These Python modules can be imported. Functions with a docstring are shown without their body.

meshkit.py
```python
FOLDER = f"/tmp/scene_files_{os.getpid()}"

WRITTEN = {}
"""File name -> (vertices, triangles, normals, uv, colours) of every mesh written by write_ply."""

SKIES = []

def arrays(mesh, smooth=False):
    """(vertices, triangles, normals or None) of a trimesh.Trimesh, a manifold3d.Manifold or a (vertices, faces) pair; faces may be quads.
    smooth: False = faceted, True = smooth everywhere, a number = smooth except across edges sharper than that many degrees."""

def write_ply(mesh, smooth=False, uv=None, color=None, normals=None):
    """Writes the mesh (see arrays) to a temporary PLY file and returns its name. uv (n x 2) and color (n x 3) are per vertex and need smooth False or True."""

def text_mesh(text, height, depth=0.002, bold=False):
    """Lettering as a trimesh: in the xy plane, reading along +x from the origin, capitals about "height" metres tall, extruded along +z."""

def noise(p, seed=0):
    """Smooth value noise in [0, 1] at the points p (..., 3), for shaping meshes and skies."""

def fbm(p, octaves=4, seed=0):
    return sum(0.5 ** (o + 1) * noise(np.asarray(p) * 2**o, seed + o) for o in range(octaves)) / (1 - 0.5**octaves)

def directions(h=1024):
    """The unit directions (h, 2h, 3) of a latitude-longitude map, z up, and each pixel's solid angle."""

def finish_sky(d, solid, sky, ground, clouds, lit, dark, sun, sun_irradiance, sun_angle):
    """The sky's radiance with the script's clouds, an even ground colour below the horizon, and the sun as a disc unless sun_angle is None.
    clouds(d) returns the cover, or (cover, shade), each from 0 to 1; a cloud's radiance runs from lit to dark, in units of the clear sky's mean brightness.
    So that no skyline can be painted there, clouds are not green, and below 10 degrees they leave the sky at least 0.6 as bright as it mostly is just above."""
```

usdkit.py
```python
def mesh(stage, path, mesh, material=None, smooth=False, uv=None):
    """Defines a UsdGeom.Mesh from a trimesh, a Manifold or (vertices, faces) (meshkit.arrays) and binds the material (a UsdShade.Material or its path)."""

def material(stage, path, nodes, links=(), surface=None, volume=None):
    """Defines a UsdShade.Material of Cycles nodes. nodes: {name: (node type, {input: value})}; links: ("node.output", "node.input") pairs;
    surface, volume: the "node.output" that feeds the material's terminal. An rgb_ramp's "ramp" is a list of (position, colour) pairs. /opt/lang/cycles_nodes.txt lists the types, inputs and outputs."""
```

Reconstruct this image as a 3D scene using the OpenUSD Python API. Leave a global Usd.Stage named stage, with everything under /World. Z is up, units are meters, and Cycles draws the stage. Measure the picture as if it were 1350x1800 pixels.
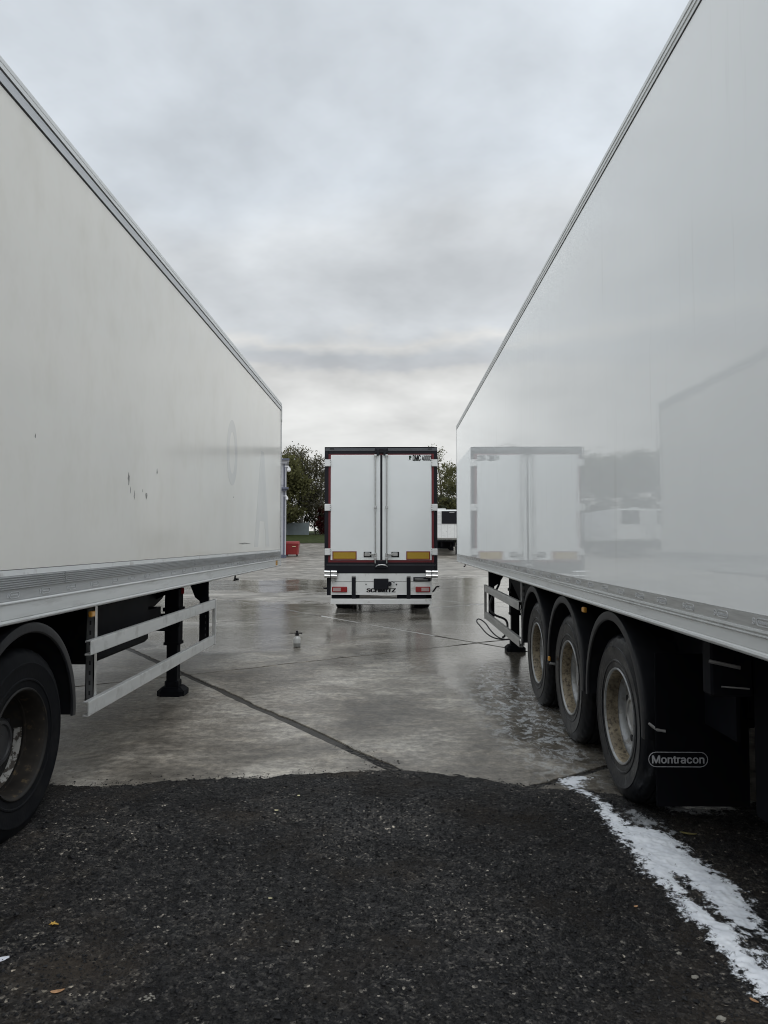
import math, random
import numpy as np, trimesh, usdkit, meshkit
from shapely.geometry import Polygon, LineString, Point
from pxr import Usd, UsdGeom, UsdLux, UsdShade, Gf, Sdf

random.seed(7)
rng = np.random.default_rng(7)
stage = Usd.Stage.CreateInMemory()
UsdGeom.SetStageUpAxis(stage, 'Z'); UsdGeom.SetStageMetersPerUnit(stage, 1.0)
UsdGeom.Xform.Define(stage, '/World')
PI = math.pi

# ------------------------------------------------------------------ camera
CAM_H, F, PITCH, YAW = 1.665, 1248.0, math.atan(51 / 1248), math.atan(16 / 1248)
cam = UsdGeom.Camera.Define(stage, '/World/camera')
cam.CreateFocalLengthAttr(24.0)
cam.CreateHorizontalApertureAttr(1350 / F * 24.0); cam.CreateVerticalApertureAttr(1800 / F * 24.0)
cam.CreateClippingRangeAttr(Gf.Vec2f(0.05, 5000))
cam.AddTranslateOp().Set((0, 0, CAM_H))
cam.AddRotateXYZOp().Set((90 + math.degrees(PITCH), 0, math.degrees(YAW)))
cam.CreateExposureAttr(0.06)

# ------------------------------------------------------------------ sky and veiled sun
SUN_DIR = np.array([0.12, -0.62, 1.05]); SUN_DIR /= np.linalg.norm(SUN_DIR)
SUN_EL, SUN_ROT = math.asin(SUN_DIR[2]), math.atan2(SUN_DIR[0], SUN_DIR[1])
SKY = 0.1
g = 1 / SKY
def gv(v, tint=(1, 1, 1)): return tuple(v * g * t for t in tint)
LOW, MID, HIGH = (1.0, 1.0, 0.975), (0.955, 0.997, 1.03), (0.93, 1.0, 1.07)
bands = [(0.0, gv(.68, LOW)), (.12, gv(.69, LOW)), (.17, gv(.72, LOW)), (.205, gv(.77, LOW)), (.225, gv(.72, LOW)), (.240, gv(.625, (.97, .995, 1.02))), (.262, gv(.61, MID)), (.282, gv(.73, LOW)),
         (.30, gv(.67, MID)), (.33, gv(.60, MID)), (.375, gv(.62, MID)), (.42, gv(.74, MID)), (.48, gv(.79, HIGH)), (.56, gv(.76, HIGH)), (.65, gv(.76, HIGH)), (.8, gv(.92, HIGH)), (1.0, gv(1.15, HIGH))]
sky_mat = usdkit.material(stage, '/World/Looks/sky', {
    's': ('sky_texture', {'sky_type': 'single_scattering', 'sun_disc': False, 'sun_elevation': SUN_EL, 'sun_rotation': SUN_ROT}),
    'tc': ('texture_coordinate', {}), 'sep': ('separate_xyz', {}),
    'zc': ('math', {'math_type': 'maximum', 'value2': 0.0}), 'zd': ('math', {'math_type': 'add', 'value2': 0.24}),
    'u': ('math', {'math_type': 'divide'}), 'v': ('math', {'math_type': 'divide'}), 'uv': ('combine_xyz', {'z': 3.7}),
    'n1': ('noise_texture', {'scale': 2.1, 'detail': 8.0, 'roughness': 0.53, 'distortion': 0.12}),
    'n2': ('noise_texture', {'scale': 0.9, 'detail': 6.0, 'roughness': 0.56, 'distortion': 0.2}),
    'warp': ('math', {'math_type': 'multiply_add', 'value2': 0.30, 'value3': -0.15}), 'e': ('math', {'math_type': 'add'}),
    'band': ('rgb_ramp', {'ramp': bands}),
    'm1': ('map_range', {'value': 0, 'from_min': 0.30, 'from_max': 0.70, 'to_min': 0.78, 'to_max': 1.22, 'clamp': True}),
    'mul': ('vector_math', {'math_type': 'scale'}),
    'mix': ('mix_color', {'blend_type': 'mix', 'fac': 0.94}),
    'b': ('background_shader', {'strength': SKY})},
    [('tc.generated', 'sep.vector'), ('sep.z', 'zc.value1'), ('zc.value', 'zd.value1'), ('sep.x', 'u.value1'), ('zd.value', 'u.value2'), ('sep.y', 'v.value1'), ('zd.value', 'v.value2'),
     ('u.value', 'uv.x'), ('v.value', 'uv.y'), ('uv.vector', 'n1.vector'), ('uv.vector', 'n2.vector'), ('n2.fac', 'warp.value1'), ('warp.value', 'e.value1'), ('sep.z', 'e.value2'),
     ('e.value', 'band.fac'), ('n1.fac', 'm1.value'), ('band.color', 'mul.vector1'), ('m1.result', 'mul.scale'), ('s.color', 'mix.a'), ('mul.vector', 'mix.b'), ('mix.result', 'b.color')],
    surface='b.background')
dome = UsdLux.DomeLight.Define(stage, '/World/sky')
UsdShade.MaterialBindingAPI.Apply(dome.GetPrim()).Bind(sky_mat)
dome.GetPrim().SetCustomDataByKey('kind', 'structure')
sun = UsdLux.DistantLight.Define(stage, '/World/sun')
sun.CreateNormalizeAttr(True); sun.CreateIntensityAttr(0.22); sun.CreateAngleAttr(40.0); sun.CreateColorAttr(Gf.Vec3f(1, .985, .96))
sun.AddRotateXYZOp().Set((math.degrees(math.acos(SUN_DIR[2])), 0, math.degrees(math.atan2(SUN_DIR[0], -SUN_DIR[1]))))

# ------------------------------------------------------------------ helpers
_yc, _ys, _pc, _ps = math.cos(YAW), math.sin(YAW), math.cos(PITCH), math.sin(PITCH)
def ray(px, py):
    c = np.array([(px - 675) / F, 1.0, (900 - py) / F])            # right, forward, up
    c = np.array([c[0], c[1] * _pc - c[2] * _ps, c[1] * _ps + c[2] * _pc])
    return np.array([c[0] * _yc - c[1] * _ys, c[0] * _ys + c[1] * _yc, c[2]])
def at(px, py, Y):                                                   # a point of the photo at the distance Y
    d = ray(px, py); k = Y / d[1]
    return np.array([d[0] * k, Y, CAM_H + d[2] * k])
def on_ground(px, py, z=0.0):
    d = ray(px, py); k = (z - CAM_H) / d[2]
    return np.array([d[0] * k, d[1] * k, z])

_count = {}
def numbered(parent, name):
    k = (parent, name); n = _count.get(k, 0); _count[k] = n + 1
    return f'{parent}/{name}' if n == 0 else f'{parent}/{name}_{n:03d}'
def said(prim, label=None, cat=None, group=None, kind=None):
    for k, v in (('label', label), ('category', cat), ('group', group), ('kind', kind)):
        if v: prim.SetCustomDataByKey(k, v)
    return prim
def thing(name, label, cat, loc=(0, 0, 0), rz=0, group=None):
    x = UsdGeom.Xform.Define(stage, numbered('/World', name))
    x.AddTranslateOp().Set(tuple(map(float, loc)))
    if rz: x.AddRotateZOp().Set(math.degrees(rz))
    said(x.GetPrim(), label, cat, group)
    return str(x.GetPath())
def obj(name, m, mat, parent='/World', smooth=False, label=None, cat=None, group=None, kind=None):
    p = numbered(parent, name)
    usdkit.mesh(stage, p, m, mat, smooth=smooth)
    said(stage.GetPrimAtPath(p), label, cat, group, kind)
    return p
def copy_of(src, loc, rz, label):
    name = src.rsplit('/', 1)[1]; was = stage.GetPrimAtPath(src).GetCustomData()
    r = thing(name, label, was['category'], loc, rz, was.get('group'))
    pr = stage.GetPrimAtPath(r); pr.GetReferences().AddInternalReference(src); pr.SetInstanceable(True)
    return r
cat_ = lambda ms: trimesh.util.concatenate([m for m in ms if m is not None])
def box(x0, x1, y0, y1, z0, z1, bev=0.0):
    x0, x1 = sorted((x0, x1)); y0, y1 = sorted((y0, y1)); z0, z1 = sorted((z0, z1))
    if bev <= 0:
        m = trimesh.creation.box((x1 - x0, y1 - y0, z1 - z0)); m.apply_translation(((x0 + x1) / 2, (y0 + y1) / 2, (z0 + z1) / 2)); return m
    b = min(bev, (x1 - x0) * .45, (y1 - y0) * .45, (z1 - z0) * .45); p = []
    for sx in (0, 1):
        for sy in (0, 1):
            for sz in (0, 1):
                X, Y, Z = (x0, x1)[sx], (y0, y1)[sy], (z0, z1)[sz]; dx, dy, dz = b * (1 - 2 * sx), b * (1 - 2 * sy), b * (1 - 2 * sz)
                p += [(X, Y + dy, Z + dz), (X + dx, Y, Z + dz), (X + dx, Y + dy, Z)]
    return trimesh.convex.convex_hull(np.array(p))
def frame_of(d):
    d = d / np.linalg.norm(d); a = np.cross(d, [0, 0, 1.0] if abs(d[2]) < .9 else [1.0, 0, 0]); a /= np.linalg.norm(a)
    return d, a, np.cross(d, a)
def tube(pts, r, n=8):
    p = np.asarray(pts, float); r = np.broadcast_to(np.asarray(r, float), (len(p),)); t = np.gradient(p, axis=0); V = []; ang = np.arange(n) * 2 * PI / n
    _, a, b = frame_of(t[0])
    for k in range(len(p)):
        d = t[k] / (np.linalg.norm(t[k]) + 1e-12); a = a - d * a.dot(d); a /= np.linalg.norm(a); b = np.cross(d, a)
        V.append(p[k] + r[k] * (np.cos(ang)[:, None] * a + np.sin(ang)[:, None] * b))
    V = np.vstack(V + [p[:1], p[-1:]]); Fc = []; m = len(p)
    for k in range(m - 1):
        for j in range(n):
            a0, a1 = k * n + j, k * n + (j + 1) % n
            Fc += [(a0, a1, a1 + n), (a0, a1 + n, a0 + n)]
    for j in range(n):
        Fc += [(m * n, (j + 1) % n, j), (m * n + 1, (m - 1) * n + j, (m - 1) * n + (j + 1) % n)]
    return trimesh.Trimesh(V, np.array(Fc), process=False)
def spline(pts, n=40):
    from scipy.interpolate import CubicSpline
    p = np.asarray(pts, float); s = np.r_[0, np.cumsum(np.linalg.norm(np.diff(p, axis=0), axis=1))]
    return CubicSpline(s, p)(np.linspace(0, s[-1], n))
def lathe(prof, c, side=1, a0=0.0, a1=2 * PI, n=48, closed=False):
    """prof (r, depth inwards) swept about the x axis through c; the outer face looks to side."""
    prof = np.asarray(prof, float); full = a1 - a0 > 2 * PI - 1e-6
    th = a0 + (a1 - a0) * np.arange(n + (0 if full else 1)) / n; m, k = len(prof), len(th)
    V = np.stack([np.broadcast_to(c[0] - side * prof[None, :, 1], (k, m)), c[1] + np.cos(th)[:, None] * prof[None, :, 0], c[2] + np.sin(th)[:, None] * prof[None, :, 0]], -1).reshape(-1, 3)
    Fc = []
    for i in range(k if full else k - 1):
        i2 = (i + 1) % k
        for j in range(m if closed else m - 1):
            j2 = (j + 1) % m; q = [i * m + j, i * m + j2, i2 * m + j2, i2 * m + j]
            Fc += [(q[0], q[1], q[2]), (q[0], q[2], q[3])]
    if not full and closed:
        for i in (0, k - 1):
            for j in range(1, m - 1): Fc.append((i * m, i * m + j, i * m + j + 1))
    Fc = np.array(Fc)
    return trimesh.Trimesh(V, Fc if side > 0 else Fc[:, ::-1], process=False)
def cyl(p0, p1, r, n=14): return tube([p0, np.asarray(p0, float) * .5 + np.asarray(p1, float) * .5, p1], r, n)
def extr_y(poly, y0, y1):                                             # outline in (x, z) drawn out along y
    m = trimesh.creation.extrude_polygon(Polygon(poly) if not hasattr(poly, 'exterior') else poly, abs(y1 - y0), engine='earcut'); v = m.vertices.copy()
    return trimesh.Trimesh(np.stack([v[:, 0], min(y0, y1) + v[:, 2], v[:, 1]], -1), m.faces[:, ::-1], process=False)
def extr_x(poly, x0, x1):                                             # outline in (y, z) drawn out along x
    m = trimesh.creation.extrude_polygon(Polygon(poly) if not hasattr(poly, 'exterior') else poly, abs(x1 - x0), engine='earcut'); v = m.vertices.copy()
    return trimesh.Trimesh(np.stack([min(x0, x1) + v[:, 2], v[:, 0], v[:, 1]], -1), m.faces, process=False)
def text_on(text, h, face, c, width=None, bold=False, depth=.003, slant=0.0):
    """lettering centred on c; face is the side it looks to: '-y', '+x' or '-x'"""
    m = meshkit.text_mesh(text, h, depth, bold); v = m.vertices.copy(); v[:, 0] -= (v[:, 0].min() + v[:, 0].max()) / 2; v[:, 1] -= (v[:, 1].min() + v[:, 1].max()) / 2
    if width: v[:, 0] *= width / np.ptp(v[:, 0])
    v[:, 0] += slant * v[:, 1]
    w = {'-y': np.stack([v[:, 0], -v[:, 2], v[:, 1]], -1), '+x': np.stack([v[:, 2], v[:, 0], v[:, 1]], -1), '-x': np.stack([-v[:, 2], -v[:, 0], v[:, 1]], -1)}[face]
    return trimesh.Trimesh(w + np.asarray(c), m.faces, process=False)

# ------------------------------------------------------------------ materials
def paint(name, col, rough=.5, metal=0.0, var=.12, vscale=3.0, stretch=(1, 1, 1), bump=0.0, bscale=60.0, dirt=None, dirt_at=(.5, .75), dscale=2.0, dstretch=(1, 1, 1), spec=.5, coat=0.0, rvar=0.0, coat_rough=.03, bstretch=(1, 1, 1)):
    lo, hi = tuple(c * (1 - var) for c in col), tuple(min(1, c * (1 + var)) for c in col)
    n = {'g': ('geometry', {}), 'mp': ('mapping', {'scale': stretch}), 'n': ('noise_texture', {'scale': vscale, 'detail': 5.0, 'roughness': .6}),
         'r': ('rgb_ramp', {'ramp': [(.3, lo), (.7, hi)]}), 'p': ('principled_bsdf', {'metallic': metal, 'roughness': rough, 'specular_ior_level': spec, 'coat_weight': coat, 'coat_roughness': coat_rough})}
    l = [('g.position', 'mp.vector'), ('mp.vector', 'n.vector'), ('n.fac', 'r.fac')]; out = 'r.color'
    if dirt is not None:
        n.update({'dm': ('mapping', {'scale': dstretch}), 'dn': ('noise_texture', {'scale': dscale, 'detail': 8.0, 'roughness': .65}),
                  'dr': ('map_range', {'from_min': dirt_at[0], 'from_max': dirt_at[1], 'clamp': True}), 'dx': ('mix_color', {'b': dirt})})
        l += [('g.position', 'dm.vector'), ('dm.vector', 'dn.vector'), ('dn.fac', 'dr.value'), ('dr.result', 'dx.fac'), (out, 'dx.a')]; out = 'dx.result'
    if rvar:
        n['rr'] = ('map_range', {'from_min': .3, 'from_max': .7, 'to_min': max(.01, rough - rvar), 'to_max': rough + rvar, 'clamp': True}); l += [('n.fac', 'rr.value'), ('rr.result', 'p.roughness')]
    if bump:
        n.update({'bm': ('mapping', {'scale': bstretch}), 'bn': ('noise_texture', {'scale': bscale, 'detail': 3.0}), 'b': ('bump', {'strength': 1.0, 'distance': bump})})
        l += [('g.position', 'bm.vector'), ('bm.vector', 'bn.vector'), ('bn.fac', 'b.height'), ('b.normal', 'p.normal')]
    l.append((out, 'p.base_color'))
    return usdkit.material(stage, f'/World/Looks/{name}', n, l, surface='p.BSDF')

GLOSS_PANEL = paint('gloss_white_panel', (.80, .81, .80), rough=.012, var=.02, vscale=.7, bump=.0005, bscale=1.0, bstretch=(1, 9, .4), dirt=(.68, .68, .66), dirt_at=(.60, .84), dscale=1.5, dstretch=(1, 6, .35), spec=.42)
WORN_PANEL = paint('worn_white_panel', (.755, .735, .685), rough=.15, var=.03, vscale=1.1, stretch=(1, 1.4, .9), rvar=.05, bump=.0002, bscale=3.0, bstretch=(1, 2, .7), dirt=(.655, .63, .57), dirt_at=(.45, .85), dscale=2.2, dstretch=(1, 1.4, .9), spec=.16)
GHOST = paint('unfaded_panel', (.645, .635, .605), rough=.15, var=.04, vscale=2, spec=.16)
DOOR_WHITE = paint('door_white', (.76, .785, .785), rough=.28, var=.03, vscale=1.2, spec=.4)
WHITE_STEEL = paint('white_steel', (.72, .73, .72), rough=.35, var=.05, vscale=4, dirt=(.33, .31, .28), dirt_at=(.58, .8), dscale=5)
ALU = paint('white_rail', (.62, .63, .62), rough=.38, metal=.15, var=.06, vscale=2.5, stretch=(1, .4, 6), dirt=(.33, .325, .31), dirt_at=(.55, .85), dscale=3, dstretch=(1, .7, 5))
GREY_ALU = paint('grey_aluminium', (.42, .43, .435), rough=.36, metal=.5, var=.12, vscale=4, stretch=(1, .3, 5), rvar=.08)
RAW_ALU = paint('raw_aluminium', (.47, .475, .47), rough=.33, metal=.75, var=.14, vscale=6, stretch=(1, .25, 3), rvar=.08)
GUARD_ALU = paint('guard_aluminium', (.55, .555, .545), rough=.42, metal=.35, var=.1, vscale=3, stretch=(1, .5, 4), dirt=(.30, .295, .28), dirt_at=(.52, .8), dscale=6, dstretch=(1, 1.2, 1))
GUARD_WET = paint('guard_dirty_aluminium', (.36, .355, .34), rough=.3, metal=.5, var=.22, vscale=5, stretch=(1, .5, 4))
BADGE = paint('badge_print', (.50, .51, .515), rough=.4, var=.12, vscale=30)
LIP = paint('bright_lip', (.75, .75, .74), rough=.3, metal=.4, var=.05)
SEAM = paint('seam_black', (.02, .02, .022), rough=.7)
CHASSIS = paint('chassis_black', (.006, .0065, .009), rough=.6, var=.3, vscale=6, dirt=(.014, .013, .012), dirt_at=(.55, .8), dscale=4, spec=.08)
PLASTIC = paint('black_plastic', (.008, .0085, .0105), rough=.42, var=.2, vscale=5, bump=.0008, bscale=40, dirt=(.022, .021, .02), dirt_at=(.52, .85), dscale=5, spec=.28)
RUBBER = paint('tyre_rubber', (.006, .0065, .008), rough=.65, var=.25, vscale=9, bump=.0012, bscale=60, dirt=(.018, .0175, .0165), dirt_at=(.55, .85), dscale=5, spec=.1)
RUBBER_WET = paint('wet_tyre_rubber', (.005, .0055, .007), rough=.34, var=.25, vscale=9, bump=.0012, bscale=50, dirt=(.017, .0165, .0155), dirt_at=(.52, .85), dscale=5, rvar=.12, spec=.2)
FLAP = paint('mud_flap_rubber', (.003, .0032, .0045), rough=.7, var=.3, vscale=4, spec=.06)
RIM_RIGHT = paint('stained_rim', (.29, .295, .295), rough=.36, metal=.5, var=.22, vscale=7, dirt=(.10, .085, .065), dirt_at=(.52, .74), dscale=14)
BARREL_RIGHT = paint('rusty_rim_well', (.20, .165, .11), rough=.5, var=.5, vscale=5, metal=.2, dirt=(.045, .032, .021), dirt_at=(.46, .64), dscale=38)
RIM_LEFT = paint('blackened_rim', (.016, .015, .014), rough=.6, var=.4, vscale=7, dirt=(.04, .03, .02), dirt_at=(.55, .7), dscale=12, spec=.25)
BARREL_LEFT = paint('muddy_rim_well', (.022, .019, .016), rough=.7, var=.4, vscale=10, dirt=(.10, .072, .04), dirt_at=(.57, .72), dscale=20, spec=.2)
WORN_BAND = paint('worn_white_band', (.42, .41, .385), rough=.6, var=.15, vscale=14, dirt=(.06, .05, .04), dirt_at=(.47, .53), dscale=26)
HUB = paint('hub_steel', (.34, .335, .325), rough=.4, metal=.5, var=.2, vscale=18)
HUB_DARK = paint('greasy_hub', (.03, .03, .032), rough=.45, var=.3, vscale=14)
AMBER = paint('amber_lens', (.55, .27, .05), rough=.2, var=.1)
RED_LENS = paint('red_lens', (.26, .014, .016), rough=.2, var=.1, vscale=20)
CLEAR_LENS = paint('clear_lens', (.42, .30, .29), rough=.2)
RED_TAPE = paint('red_tape', (.125, .009, .014), rough=.45)
OCHRE = paint('reflective_yellow', (.37, .235, .02), rough=.35, var=.08, vscale=30)
RED_EDGE = paint('reflective_red', (.17, .018, .014), rough=.4)
FRAME_BLACK = paint('frame_black', (.0045, .005, .009), rough=.45, spec=.3)
FRAME_GREY = paint('frame_grey', (.075, .08, .088), rough=.4)
STEEL = paint('zinc_steel', (.45, .455, .45), rough=.3, metal=.85, var=.15, vscale=15)
DULL_STEEL = paint('dull_steel', (.16, .155, .15), rough=.5, metal=.5, var=.2, vscale=20)
CHROME = paint('chrome', (.72, .73, .73), rough=.14, metal=1.0)
INK = paint('black_ink', (.006, .006, .007), rough=.5, spec=.3)
GREEN_INK = paint('dark_green_ink', (.012, .035, .02), rough=.5)
GREY_INK = paint('grey_ink', (.30, .30, .31), rough=.5)
ORANGE = paint('orange_sticker', (.62, .33, .035), rough=.5)
CLADDING = paint('lilac_grey_cladding', (.43, .44, .475), rough=.45, var=.05)
CLAD_DARK = paint('dark_trim', (.10, .11, .16), rough=.5)
CCTV_WHITE = paint('camera_white', (.75, .76, .78), rough=.35)
BIN_RED = paint('bin_red', (.27, .022, .022), rough=.5, var=.12, vscale=4)
FENCE = paint('fence_grey_blue', (.16, .19, .20), rough=.6, var=.1)
BOTTLE = paint('milky_plastic', (.50, .51, .50), rough=.3, var=.04)
BOTTLE_LIQ = paint('grey_liquid', (.22, .22, .21), rough=.3)
HOSE = paint('hose_rubber', (.014, .014, .016), rough=.35)
ASH = paint('mat_dark', (.05, .045, .04), rough=.9)
BARK = paint('bark', (.10, .088, .072), rough=.9, var=.3, vscale=5)
BIRCH = paint('birch_bark', (.28, .27, .25), rough=.8, var=.4, vscale=4)
SHED = paint('dark_red_wood', (.12, .035, .035), rough=.8)
YELLOW_LEAF = paint('yellow_leaf', (.55, .34, .07), rough=.55, var=.25, vscale=60)
BROWN_LEAF = paint('brown_leaf', (.36, .20, .10), rough=.6, var=.25, vscale=60)
PALE_LEAF = paint('pale_leaf', (.55, .50, .30), rough=.6, var=.2, vscale=60)
OLIVE_LEAF = paint('olive_leaf', (.20, .17, .06), rough=.55, var=.25, vscale=60)
WHITE_SCRAP = paint('white_scrap', (.70, .72, .78), rough=.5, var=.05)
PEBBLE = paint('pale_pebble', (.20, .19, .165), rough=.7, var=.35, vscale=60)

def leaf_mat(name, cols, trans=.35):
    return usdkit.material(stage, f'/World/Looks/{name}', {
        'g': ('geometry', {}), 'r': ('rgb_ramp', {'ramp': cols}), 'd': ('diffuse_bsdf', {}), 't': ('translucent_bsdf', {}), 'x': ('mix_closure', {'fac': trans})},
        [('g.random_per_island', 'r.fac'), ('r.color', 'd.color'), ('r.color', 't.color'), ('d.BSDF', 'x.closure1'), ('t.BSDF', 'x.closure2')], surface='x.closure')
LEAF_BIRCH = leaf_mat('birch_leaves', [(0, (.10, .093, .06)), (.5, (.19, .175, .11)), (.85, (.27, .245, .15)), (1, (.34, .29, .15))])
LEAF_DARK = leaf_mat('dark_leaves', [(0, (.055, .06, .04)), (.6, (.11, .115, .07)), (1, (.17, .17, .09))])
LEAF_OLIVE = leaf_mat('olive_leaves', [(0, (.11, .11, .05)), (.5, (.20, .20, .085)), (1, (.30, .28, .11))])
LEAF_RED = leaf_mat('red_leaves', [(0, (.05, .014, .014)), (1, (.13, .035, .03))])

# ------------------------------------------------------------------ the ground
def h_of(y): return np.interp(y, [-100, 40, 50, 62, 72, 85, 100, 130, 700], [0, 0, .07, .28, .62, 1.35, 2.42, 3.4, 3.4])
def grid_mesh(xs, ys, zf):
    X, Y = np.meshgrid(xs, ys, indexing='xy'); Z = zf(X, Y); n, m = len(xs), len(ys)
    i, j = np.meshgrid(np.arange(n - 1), np.arange(m - 1), indexing='xy'); a = (j * n + i).ravel()
    return trimesh.Trimesh(np.stack([X.ravel(), Y.ravel(), Z.ravel()], -1), np.vstack([np.stack([a, a + 1, a + n + 1], -1), np.stack([a, a + n + 1, a + n], -1)]), process=False)

UV_U = np.array([-.581, .814]); UV_V = np.array([.814, .581])
def wet_nodes(blobs):
    """wetness of the yard: pools and soaked patches by place, broken up by noise"""
    n = {'g': ('geometry', {}), 'nb': ('noise_texture', {'scale': .7, 'detail': 8.0, 'roughness': .68}), 'nbs': ('math', {'math_type': 'multiply_add', 'value2': 3.2, 'value3': -1.6})}
    l = [('g.position', 'nb.vector'), ('nb.fac', 'nbs.value1')]; last = 'nbs.value'
    for k, (x, y, rx, ry, rot, s) in enumerate(blobs):
        n.update({f'mp{k}': ('mapping', {'mapping_type': 'texture', 'location': (x, y, 0), 'rotation': (0, 0, rot), 'scale': (rx, ry, 1e3)}), f'ln{k}': ('vector_math', {'math_type': 'length'}),
                  f'mr{k}': ('map_range', {'range_type': 'smoothstep', 'from_min': 1.25, 'from_max': .35, 'to_min': 0, 'to_max': s, 'clamp': True}), f'ad{k}': ('math', {'math_type': 'add'})})
        l += [('g.position', f'mp{k}.vector'), (f'mp{k}.vector', f'ln{k}.vector1'), (f'ln{k}.value', f'mr{k}.value'), (f'mr{k}.result', f'ad{k}.value1'), (last, f'ad{k}.value2')]; last = f'ad{k}.value'
    n['wet'] = ('map_range', {'range_type': 'smoothstep', 'from_min': .20, 'from_max': .95, 'clamp': True}); l.append((last, 'wet.value'))
    return n, l
n, l = wet_nodes([(-2.5, 12.5, 2.2, 2.0, 0, 1.5), (.3, 16.0, 4.2, 3.0, 0, 1.7), (1.75, 8.9, 1.15, 5.2, 0, 1.5), (3.4, 17.0, 3.4, 6.0, 0, 1.5), (-6.0, 17.5, 5.0, 3.5, 0, 1.3), (-4, 27, 14, 5, 0, 1.0), (6, 26, 8, 9, 0, 1.3), (1.1, 11.4, 1.9, 3.0, 0, 1.2)])
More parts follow.
